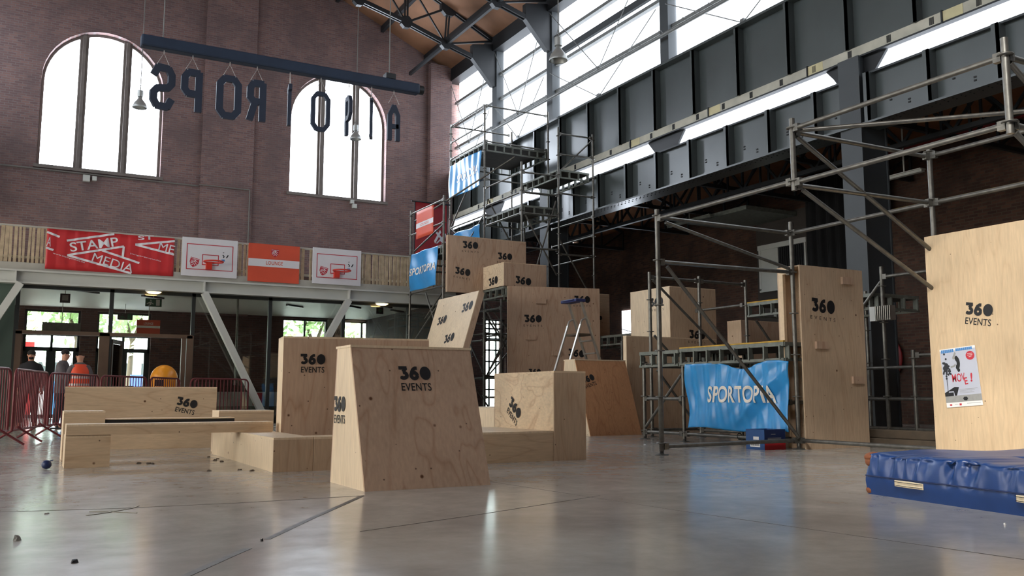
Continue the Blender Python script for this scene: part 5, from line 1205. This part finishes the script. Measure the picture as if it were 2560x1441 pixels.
# middle + right towers
xM = 11.75; yC = 25.4; xR1 = 12.9; xR2 = 14.0
za = zpx(1207, 358, xM)+.0; zc_ = zpx(1303, 511, xM); zb2_ = zpx(1399, 420, xR1); ztM = zpx(1210, 265, xM); zt13 = zpx(1303, 405, xM)
rows = [k*.56+.1 for k in range(20)]
def lv(z): return .1 + .56*round((z-.1)/.56)
led = []
for z in (lv(za)-.24, lv(za)+.86, lv(za)+.3, lv(za)-1.4, lv(za)-2.5, 3.5, 2.3, 1.2, .2): led.append(((xM,23.0,z),(xM,yC,z)))
for z in (lv(za)+.86, lv(za)-.24, lv(za)-1.4, lv(za)-2.5, 3.5, 2.3, 1.2, .2): led += [((xM,23.0,z),(xR2-.06,23.0,z))]
for z in (lv(za)+.86, 5.0, 3.0): led += [((xM,yC,z),(xR2-.06,yC,z))]
scaffold('central_tower_scaffold', 'tallest bay of the scaffold tower, with the highest deck and the shiny blue banner', [(xM,yC,.04,zpx(1122,315,xM)), (xM,23.0,.04,ztM), (xR2,yC,.04,lv(za)+1.0), (xR2-.04,23.0,.04,lv(za)+1.0)],
    led, [((xM,23.05,6.0),(xM,yC-.05,4.6)), ((xM,yC-.05,6.0),(xM,23.05,4.6)), ((xM+.1,22.98,6.5),(13.2,22.98,4.3)), ((xM+.1,22.98,4.3),(13.4,22.98,3.2)), ((xM,23.1,za-.3),(xM,27.0,4.6)), ((xM+.05,22.96,3.4),(13.8,22.96,1.3)), ((xM+.05,22.96,1.2),(13.8,22.96,3.3))],
    [(xM+.02, xR2-.06, 23.02, yC-.02, za)], mat=gal)
led = []
for z in (zc_+.9, zc_+.35, zc_-.24, zc_-1.2, 3.6, 2.4, 1.2, .2): led += [((xM,20.76,z),(xM,22.95,z)), ((xM,20.76,z),(xR1,20.7,z))]
scaffold('inner_tower_scaffold', 'scaffold bay rising just behind the highest plywood box, with a middle-height deck', [(xM,20.76,.04,zt13), (xR1,20.7,.04,zpx(1402,315,xR1))],
    led, [((xM+.1,20.74,zc_-.3),(xR1-.05,20.74,zc_-1.9)), ((xR1-.05,20.76,zc_+.2),(xM+.4,20.76,zc_-1.9)), ((xM+.1,20.8,3.4),(xR1,20.8,1.3)), ((xM+.1,20.8,1.2),(xR1,20.8,3.3)), ((xM,22.9,3.2),(xM,20.9,1.4)), ((xM,22.9,1.2),(xM,20.9,3.0))],
    [(xM+.03, xR1-.02, 20.8, 22.9, zc_)], mat=gal)
led = []
zt49 = zpx(1490, 333, xR2)
for y in (343, 392, 492): led += [((xR1,20.7,zpx(1402,331 if y == 343 else (383 if y == 392 else 481),xR1)),(xR2,20.6,zpx(1490,y,xR2)))]
for y in (600, 640): led += [((xR2,20.6,zpx(1490,y-12 if y == 600 else y,xR2)),(xR2,22.9,zpx(1490,y-12 if y == 600 else y,xR2)))]
for y in (540,): led += [((xR2,20.6,zpx(1490,y,xR2)),(xR2,22.9,zpx(1490,y,xR2)))]
led += [((xR1,20.7,4.6),(xR2,20.6,4.6)), ((xR2,20.6,3.2),(xR2,22.9,3.2))]
scaffold('right_tower_scaffold', 'right end bay of the scaffold tower, standing before the riveted girder', [(xR2,20.6,.04,zt49), (13.05,22.9,.04,6.3)],
    led, [((xR2,22.8,zpx(1402,383,xR1)-.1),(xR2,20.65,zpx(1490,343,xR2)-.05)), ((xR1+.05,20.72,5.0),(xR2-.1,20.66,3.5))],
    [(xR1+.03, xR2-.04, 20.75, 22.85, zb2_)], mat=gal)
# low framing inside the tower under the cube, and the link deck on the right
scaffold('tower_base_scaffold', 'dark scaffold bay between the leaning board and the climbing wall', [(10.5,19.6,.04,zb2-.32), (10.5,20.5,.04,zb2-.32), (11.7,20.45,.04,3.2), (10.55,22.0,.04,3.2)],
    [((10.5,19.6,z),(10.5,20.5,z)) for z in (.66, 2.9)] + [((10.5,20.5,z),(11.7,20.45,z)) for z in (.2, 1.2, 2.3, 2.9)] + [((10.5,20.5,z),(10.55,22.0,z)) for z in (2.3, 2.9)],
    [((10.5,20.5,2.8),(11.6,20.45,1.3)), ((11.6,20.5,2.8),(10.6,20.5,1.3)), ((10.5,19.62,1.3),(11.0,20.4,.1)), ((9.9,20.9,1.6),(10.9,20.6,.1)), ((10.45,21.9,2.7),(10.5,20.6,1.3))],
    [(10.5, 11.72, 19.46, 20.56, zb2-.015)], mat='galvanised_dark')
zlk = PX(1530, 846, 13.75)[2]
scaffold('link_deck_scaffold', 'low dark scaffold deck joining the climbing wall to the stepped plywood wall', [(13.8,17.6,.04,zlk-.2), (12.75,17.6,.04,zlk-.2), (13.8,20.4,.04,zlk-.2), (12.95,20.4,.04,zlk-.2)],
    [((13.8,17.6,1.4),(13.8,20.4,1.4)), ((12.75,17.6,1.4),(13.8,17.6,1.4)), ((13.8,17.6,.3),(13.8,20.4,.3))], [((13.8,17.7,.4),(13.8,20.3,1.7))],
    [(13.0, 13.85, 16.6, 20.75, zlk)], mat='galvanised_dark')

# ------------------------------------------------------------------ blue SPORTOPIA banners
def dA(u, v): return .035*sin(u*34+v*2)*(.4+.6*v) + .03*sin(u*9-v*6) - .10*sin(pi*u)*sin(pi*v)
def eA(u, v): return (.02*sin(v*7)*(1-u) - .03*sin(pi*v)*u, -.10*v*sin(pi*min(1,max(0,(u-.3)/.55)))**2*(v**4) + .02*sin(u*9)*(1-v) - .03*(u > .93)*(v**6)*10*(u-.93))
def sport(label, X, ya, yb, z0, z1, d=dA, edge=None, text=True, tx=(.22,.40,.66,.25), nu=70):
    o = cloth(None, 'blue_banner', (X, ya, z0), YN, Zv, ya-yb, z1-z0, 'tarp_blue', d, nu, 40, edge, label=label, cat='banner')
    if text: printed(o, 'lettering', 'tarp_letter', [(text2d('SPORTOPIA', .022, 1.06), tx[0], tx[1], tx[2], tx[3], 0)], (X, ya, z0), YN, Zv, ya-yb, z1-z0, d, .012)
    return o
ya = PX(1718, 1000, 9.03)[1]; yb = PX(1974, 1000, 9.03)[1]
sport('large creased blue banner reading SPORTOPIA, low on the scaffold behind the cardboard box', 9.03, ya, yb, .22, 1.19, lambda u, v: -dA(u, v)*.0 + .016*sin(u*52+v*2)*(.5+.5*v) + .03*sin(u*8-v*5) + .06*max(0, 1-abs((u-.78)*1.6+(v-.55)*-1.0)*5)*max(0,sin(pi*v)), eA)
yL = PX(1033, 700, xL-.05)[1]; yR = PX(1097, 700, xL-.05)[1]
sport('blue banner reading SPORTOPIA on the left bay of the scaffold tower', xL-.05, yL, yR, zpx(1097,715,xL), zpx(1097,617,xL), lambda u, v: .08+.03*sin(u*9+v*3)+.02*sin(v*5), None, True, (.03,.40,.95,.20), 40)
yL = PX(1127, 450, xM-.05)[1]; yR = PX(1205, 450, xM-.05)[1]
sport('shiny blue banner hanging under the highest deck of the scaffold tower', xM-.05, yL, yR, zpx(1205,466,xM), zpx(1205,378,xM), lambda u, v: .05+.007*sin(u*40+v)+.03*sin(u*7+v*4), None, True, (.25,.38,.70,.24), 60)
yL = PX(1130, 600, xM-.05)[1]; yR = PX(1202, 575, xM-.05)[1]
sport('blue banner of which only a tip shows above the highest plywood box', xM-.05, yL, yR, zpx(1202,660,xM), zpx(1202,562,xM), lambda u, v: .05*sin(u*10+v*5), None, False)
yL = 22.9; yR = 20.9
sport('blue banner low on the left tower bay, mostly hidden behind the tall wall block', xL-.05, yL, yR, .95, 1.93, lambda u, v: .04*sin(u*10+v*5), None, False)
# small orange sign on the left tower rails
yL = PX(1041, 560, xL-.06)[1]; yR = PX(1083, 560, xL-.06)[1]; z0 = zpx(1083, 583, xL-.06); z1 = zpx(1083, 512, xL-.06); dS = lambda u, v: .004*sin(u*5)
o = cloth(None, 'orange_banner', (xL-.06, yL, z0), YN, Zv, yL-yR, z1-z0, 'banner_orange', dS, 8, 8, label='glossy orange banner with a pale stripe hung on the rails of the left tower bay', cat='banner')
printed(o, 'white_stripe', 'banner_white', [(rect2d(0,.38,1,.56),0,0,1,1,0)], (xL-.06, yL, z0), YN, Zv, yL-yR, z1-z0, dS, .006)
printed(o, 'lettering', 'print_orange', [(text2d('LOUNGE', .01, 1.1), .25, .43, .5, .08, 0)], (xL-.06, yL, z0), YN, Zv, yL-yR, z1-z0, dS, .010)
for (Xb, Yb, zz) in ((9.1, ya-.25, 1.2), (9.1, yb+.45, 1.19), (9.1, (ya+yb)/2, .13)):
    o = MB().path([(Xb-.04+.045*cos(t)+.04, Yb, zz+.045*sin(t)) for t in [2*pi*k/10 for k in range(11)]], .006, 5).build('cable_tie', 'black_paint'); tag(o, 'black cable tie fixing the large blue banner to the scaffold tube', 'cable tie', 'cable ties of the low blue banner')

# ------------------------------------------------------------------ ladder
e = empty('step_ladder', (10.3, 16.1, 0), 'aluminium step ladder with a dark blue top, open in front of the climbing wall', 'ladder')
def LX(x, y): p = PY(x, y, 16.1); return p[0], p[2]
kx, kz = LX(1443, 800); tx, tz = LX(1437, 757); lx0 = LX(1359, 1079)[0]; rx0 = LX(1538, 1079)[0]
for y in (15.85, 16.35):
    MB().beam((rx0, y, 0), (tx, y, tz), .03, .07, up=(0,1,0)).build('rail', 'alu', e)
    MB().beam((lx0, y, 0), (kx-.08, y, kz-.12), .03, .055, up=(0,1,0)).path([(kx-.08, y, kz-.12), (kx-.05, y, kz-.03), (kx+.03, y, kz+.02), (kx+.12, y, kz-.02), (kx+.17, y, kz-.12)], .022, 6).build('leg', 'alu', e)
for k in range(1, 8):
    z = .27*k; f_ = z/tz
    if z < kz-.25: MB().box(rx0+(tx-rx0)*f_-.06, rx0+(tx-rx0)*f_+.04, 15.87, 16.33, z-.02, z+.01).build('step', 'alu', e)
pz = LX(1443, 838)[1]; MB().box(lx0+(kx-.08-lx0)*pz/(kz-.12), rx0+(tx-rx0)*pz/tz+.03, 15.87, 16.33, pz-.02, pz+.02).build('platform', 'timber_dark', e)
MB().box(tx-.17, tx+.08, 15.79, 16.41, tz-.01, tz+.06).box(tx-.2, tx-.12, 15.88, 16.32, tz+.02, tz+.05).build('top_tray', 'ladder_blue', e, bevel=.015)

# ------------------------------------------------------------------ cardboard drinks box
e = empty('cardboard_box', (8.78, 8.95, 0), 'blue and red printed cardboard box on the floor under the blue banner', 'box')
x0, x1, y0, y1, z1 = 8.60, 8.98, 8.74, 9.08, .265
MB().box(x0, x0+.006, y0, y1, .0, z1).build('side_panel', 'carton_blue', e); MB().box(x0+.006, x1, y0, y0+.006, .085, z1).build('front_panel', 'carton_navy', e); MB().box(x0+.006, x1, y0, y0+.006, .0, .085).build('red_band', 'carton_red', e)
MB().box(x0+.006, x1, y1-.006, y1, 0, z1).box(x1-.006, x1, y0+.006, y1-.006, 0, z1).box(x0+.01, x1-.01, y0+.01, y1-.01, z1-.03, z1-.024).build('inner_flap', 'carton_blue', e)
MB().box(x0-.002, x0, y0+.08, y0+.26, .035, .10).box(x0-.002, x0, y0+.10, y0+.20, .13, .17).build('white_label', 'print_white', e)
m = MB()
for k in range(14): m.box(x0-.004, x0-.002, y0+.095+k*.011, y0+.095+k*.011+(.003 if k % 3 else .006), .05, .09)
m.build('barcode', 'black_paint', e)
m = MB()
for (a, b, z) in ((.12,.20,.20), (.06,.30,.15), (.06,.30,.135)): m.box(x0+a, x0+b, y0-.002, y0, z, z+.008)
m.build('printed_lines', 'print_grey', e)

# ------------------------------------------------------------------ blue landing mat
RM = radians(-9.3); Um = Vector((cos(RM), sin(RM), 0)); Vm = Vector((sin(RM), -cos(RM), 0)); C0 = Vector((5.50, 4.56, 0)); WM, LM, HM = 1.75, 2.6, .30
e = empty('landing_mat', C0 + Um*WM/2 + Vm*LM/2, 'thick shiny blue landing mat with creased cover at the lower right', 'mat')
rn = random.Random(5)
cre = [(rn.uniform(0, 1), rn.uniform(.008, .022), rn.uniform(-.25, .25), rn.uniform(.006, .014)) for _ in range(46)]
def matpt(u, s_):      # u along the length 0..1; s_ around the section: 0 floor edge (hall side) .. 1 far floor edge
    per = [(0, .0), (0, HM), (WM, HM), (WM, 0)]
    if s_ < .3: t = s_/.3; a, z = 0, HM*t
    elif s_ < .7: t = (s_-.3)/.4; a, z = WM*t, HM
    else: t = (s_-.7)/.3; a, z = WM, HM*(1-t)
    r = .045
    if a < r and z > HM-r: k = (r-a)*.5; z -= k*.35; a += (z-(HM-r))*.25
    q = 0
    for (c, am, sl, wd) in cre:
        dd = (u - c - sl*(.1*(z/HM))) / wd
        if abs(dd) < 3: q += am*math.exp(-dd*dd)*(1 if s_ < .3 else max(0, 1-(s_-.3)*9))*min(1, max(0, (z/HM-.35)*2.5))
    bulge = .025*sin(pi*min(1, z/HM))
    wob = .012*sin(u*17+s_*9)+.010*sin(u*41+s_*20)
    if s_ < .3: a = a - bulge + q + wob*.4*(z/HM)
    elif s_ < .7: z += wob*.45 - q*.5 + .012*sin(u*7+a*3)*sin(pi*t) - (.028*math.exp(-((a-.62-.18*u)/.025)**2) if u > .28 else 0)
    return C0 + Um*a + Vm*(u*LM) + Vector((0,0,max(0, z)))
nu, ns = 260, 60; m = MB(); G = [matpt(i/nu, j/ns) for j in range(ns+1) for i in range(nu+1)]
m.add(G, [(j*(nu+1)+i, (j+1)*(nu+1)+i, (j+1)*(nu+1)+i+1, j*(nu+1)+i+1) for j in range(ns) for i in range(nu)], True)
m.build('cover', 'mat_blue', e)
m = MB(); m.add([G[j*(nu+1)] - Vm*.0 for j in range(ns+1)], [tuple(range(ns+1))]); m.add([G[j*(nu+1)+nu] for j in range(ns+1)], [tuple(range(ns, -1, -1))]); m.build('end_cover', 'mat_blue', e)
m = MB()
pts = [matpt(i/60, .135) - Um*.004 for i in range(61)]; m.path(pts, .005, 5); m; m.build('seam', 'carton_navy', e)
for u in (.115, .495, .84):
    P_ = []; n = 10
    for i in range(n+1):
        q = matpt(u + .10*i/n, .0); o_ = -Um*(.03+.012*sin(pi*i/n)); P_ += [Vector((q.x,q.y,.085-.003*i/n)) + o_, Vector((q.x,q.y,.125-.003*i/n + .004*sin(pi*i/n))) + o_]
    h = MB().add(P_, [(2*i, 2*i+2, 2*i+3, 2*i+1) for i in range(n)]).build('handle', 'webbing', e); h.modifiers.new('t', 'SOLIDIFY').thickness = .006
    MB().path([matpt(u+.10*i/n, .0)*1 + Vector((0,0,.092)) - Um*(.037+.012*sin(pi*i/n)) for i in range(n+1)], .0025, 4).path([matpt(u+.10*i/n, .0)*1 + Vector((0,0,.116)) - Um*(.037+.012*sin(pi*i/n)) for i in range(n+1)], .0025, 4).build('stitching', 'tyre_black', h)
MB().sphere(C0 + Vector((.07,-.01,.262)), .055, 14, 10, (1.5,1.15,.72)).sphere(C0 + Vector((.03,-.01,.235)), .04, 10, 8, (1.0,1.1,1)).build('bare_foam', 'mat_foam', e); MB().sphere(C0 + Vector((.02,-.015,.03)), .04, 12, 8, (1,1,.8)).build('bare_foam', 'mat_foam', e)

# ------------------------------------------------------------------ small things on the floor
e = FL(116, 1175); o = MB().sphere((e[0], e[1]+.04, .046), .046, 16, 10, (1,1,.96)).path([(e[0]+.03,e[1]+.04,.08),(e[0]+.055,e[1]+.04,.088)], .006, 5).build('rubber_ball', 'ball_blue'); tag(o, 'small dark blue ball on the floor left of the pit', 'ball')
def strip(name, pts, w_, mat, h_=.0015):
    m = MB()
    for i in range(len(pts)-1): m.beam((pts[i][0],pts[i][1],h_/2), (pts[i+1][0],pts[i+1][1],h_/2), w_, h_)
    return m.build(name, mat)
J = [FL(*p) for p in ((905,1241), (840,1270), (770,1301), (700,1334), (668,1349))]; struct('trim_30', MB(), 'floor_repair') if False else None
o = strip('floor_crack', J, .035, 'floor_repair'); o['kind'] = 'structure'; o.name = 'trim_30'
J = [FL(*p) for p in ((620,1372), (560,1398), (500,1425), (440,1452))]; o = strip('trim_31', J, .04, 'floor_repair'); o['kind'] = 'structure'
o = strip('trim_32', [FL(910,1240), FL(600,1258), FL(300,1272), FL(-300,1290)], .006, 'floor_joint'); o['kind'] = 'structure'
o = strip('trim_33', [FL(1225,1205), FL(1700,1278), FL(2560,1400)], .006, 'floor_joint'); o['kind'] = 'structure'
o = strip('trim_34', [FL(1500,1240), FL(1180,1290), FL(900,1330)], .004, 'floor_joint'); o['kind'] = 'structure'
A_ = [FL(*p) for p in ((216,1290), (262,1284), (330,1272), (346,1266))]; B_ = [FL(*p) for p in ((224,1281), (280,1281), (342,1284))]
e = empty('tape_cross', FL(280,1281), 'thin crossed strips of old tape on the bright floor at the lower left', 'tape')
for P_ in (A_, B_):
    m = MB()
    for i in range(len(P_)-1): m.beam((P_[i][0],P_[i][1],.0015), (P_[i+1][0],P_[i+1][1],.0015), .012, .003)
    m.build('tape_strip', 'tape', e)
rn = random.Random(11)
def scrap(label, x, y, s_, mat, name='floor_scrap', grp=None, cat='scrap', h_=.012):
    c = Vector(FL(x, y)); n = 6; r = [s_*rn.uniform(.5, 1) for _ in range(n)]; t0 = rn.uniform(0, 6)
    P_ = [c + Vector((r[k]*cos(t0+2*pi*k/n), r[k]*.8*sin(t0+2*pi*k/n), 0)) for k in range(n)] + [c + Vector((r[k]*.7*cos(t0+2*pi*k/n+.3), r[k]*.6*sin(t0+2*pi*k/n+.3), h_*rn.uniform(.5,1.2))) for k in range(n)]
    o = MB().add(P_, [tuple(range(n-1,-1,-1)), tuple(range(n,2*n))] + [(k, (k+1)%n, n+(k+1)%n, n+k) for k in range(n)]).build(name, mat); tag(o, label, cat, grp)
scrap('crumpled grey scrap on the bright floor at the lower left edge', 44, 1352, .022, 'print_grey', h_=.028)
scrap('tiny pale tile of debris left of the crossed tape', 117, 1286, .02, 'print_grey')
scrap('dark flat sliver at the lower left bottom of the floor', 184, 1408, .022, 'print_dark')
scrap('small black crumb lying in the floor crack', 655, 1354, .012, 'print_dark', h_=.012)
scrap('small pale chip on the floor in front of the L-shaped obstacle', 1612, 1113, .03, 'print_white')
scrap('small white chip on the floor before the blue mat', 2512, 1313, .012, 'print_white')
for (x, y) in ((348,1159), (382,1161), (372,1160), (522,1144), (545,1148), (556,1155), (538,1152), (630,1178), (600,1176), (524,1178)):
    scrap('dark dry leaf crumb on the floor inside the pit of boxes', x, y, .03, 'timber_dark', 'leaf_crumb', 'leaf crumbs in the pit', 'debris')

# ================================================================== HANGING SIGN AND LAMPS
YS_ = 20.0; zB = 8.33
e = empty('hanging_truss_bar', (5.1, YS_, zB), 'long dark navy wrapped bar hanging level in front of the gable', 'bar')
xa, xb = PY(352,100,YS_)[0], PY(1046,222,YS_)[0]
MB().beam((xa,YS_,zB), (xb,YS_,zB), .26, .26).build('wrapped_bar', 'beam_navy', e, bevel=.04)
MB().tube((xb-.25,YS_,zB), (xb+.12,YS_,zB), .115, 12).build('end_clamp', 'steel_dark', e); MB().box(xb-.9, xb-.65, YS_-.12, YS_+.12, zB+.13, zB+.26).build('rigging_box', 'steel_dark', e)
for X in (xa+.45, xb-.78): MB().tube((X,YS_,zB+.13), (X,YS_,zroof(X)-.3), .012, 6).build('suspension_cable', 'cable', e)
def lstroke(paths, w_, X, Z, Wd, H_, depth=.09, rz=0.0, mirror=True):
    m = MB(); U_ = Vector((cos(rz), sin(rz), 0)); N_ = Vector((-sin(rz), cos(rz), 0)); c = Vector((X, YS_, Z))
    for pts in paths:
        P_ = [(((1-a) if mirror else a)-.5)*Wd for a, b in pts], [b*H_ for a, b in pts]
        q = list(zip(*P_))
        for i in range(len(q)-1):
            a = c + U_*q[i][0] + Vector((0,0,q[i][1])); b = c + U_*q[i+1][0] + Vector((0,0,q[i+1][1])); d = (b-a).normalized()
            m.obox((a+b)/2, (b-a).length + w_*.28, depth*(1+.004*i), w_, d, N_)
    return m
def rr(x0, y0, x1, y1, r): return [(x0+r,y0),(x1-r,y0),(x1,y0+r*.6),(x1,y1-r*.6),(x1-r,y1),(x0+r,y1),(x0,y1-r*.6),(x0,y0+r*.6),(x0+r,y0)]
GL = {'S': [[(1,.8),(.8,1),(.2,1),(0,.85),(0,.62),(.2,.5),(.8,.45),(1,.33),(1,.15),(.8,0),(.2,0),(0,.2)]],
      'P': [[(0,0),(0,1),(.75,1),(1,.86),(1,.56),(.75,.44),(0,.44)]], 'O': [rr(0,0,1,1,.25)],
      'R': [[(0,0),(0,1),(.75,1),(1,.86),(1,.6),(.75,.5),(0,.5)], [(.6,.5),(1,0)]], 'T': [[(0,1),(1,1)], [(.5,1),(.5,0)]],
      'I': [[(.5,1),(.5,0)], [(.1,1),(.9,1)], [(.1,0),(.9,0)]], 'A': [[(0,0),(0,.72),(.5,1),(1,.72),(1,0)], [(0,.4),(1,.4)]]}
defs = [('S',405,.50,.15,.25,'hanging dark letter S partly in front of the left arched window'), ('P',478,.42,.15,0,'hanging letter P seen from behind, second from the left'), ('O',572,.52,.15,0,'hanging letter O between the P and the R'),
        ('R',641,.40,.15,0,'hanging letter R seen from behind, fourth from the left'), ('T',724,.46,.13,1.4,'hanging letter T turned edge-on, left of the right arched window'), ('O',802,.44,.10,0,'hanging letter O in front of the right arched window'),
        ('P',872,.40,.12,1.52,'hanging letter turned fully edge-on before the right window mullion'), ('I',929,.40,.05,1.2,'thin hanging letter I in front of the right window'), ('A',985,.30,.11,0,'hanging letter A at the right end of the row')]
for (ch, x, wd, sw, rz, lab) in defs:
    p = PY(x, 240, YS_); X = p[0]; e = empty('hanging_letter', (X, YS_, 6.9), lab, 'letter')
    lstroke(GL[ch], sw, X, 6.94, wd-sw*.8, .86 if ch != 'I' else .9, .08, rz).build('letter', 'letter_navy', e)
    U_ = Vector((cos(rz), sin(rz), 0)); t_ = Vector((X, YS_, zB-.13))
    MB().path([Vector((X,YS_,7.86))-U_*.14, t_-Vector((0,0,.06)), Vector((X,YS_,7.86))+U_*.14], .008, 5).tube(t_, t_-Vector((0,0,.07)), .012, 5).build('cord', 'rope_white', e)
def pendant(label, x, y, Y, s_):
    p = Vector(PY(x, y, Y)); e = empty('pendant_lamp', p, label, 'lamp')
    MB().lathe(p, [(.30*s_,0),(.305*s_,.02*s_),(.29*s_,.10*s_),(.24*s_,.22*s_),(.15*s_,.33*s_),(.09*s_,.42*s_),(.09*s_,.5*s_),(.0001,.5*s_)], 28).lathe(p, [(.29*s_,.01),(.20*s_,.24*s_),(.0001,.36*s_)], 28).build('shade', 'lamp_shade', e)
    MB().tube(p+Vector((0,0,.5*s_)), p+Vector((0,0,.78*s_)), .125*s_, 16).build('gear_box', 'lamp_shade', e)
    MB().tube(p+Vector((0,0,.78*s_)), (p.x, p.y, zroof(p.x)-.05), .012, 6).build('cable', 'cable', e)
    MB().path([p+Vector((-.1*s_,0,.78*s_)), p+Vector((0,0,1.1*s_)), p+Vector((.1*s_,0,.78*s_))], .008, 5).build('hanger', 'cable', e)
pendant('large pale bell-shaped lamp hanging in front of the clerestory windows', 1396, 152, 17.0, .72)
pendant('bell-shaped lamp hanging before the left arched window', 349, 270, 27.0, .66)
pendant('bell-shaped lamp hanging before the mullion of the right arched window', 889, 349, 27.5, .62)

for o in list(bpy.data.objects):
    if '_w' in o.keys(): del o['_w']
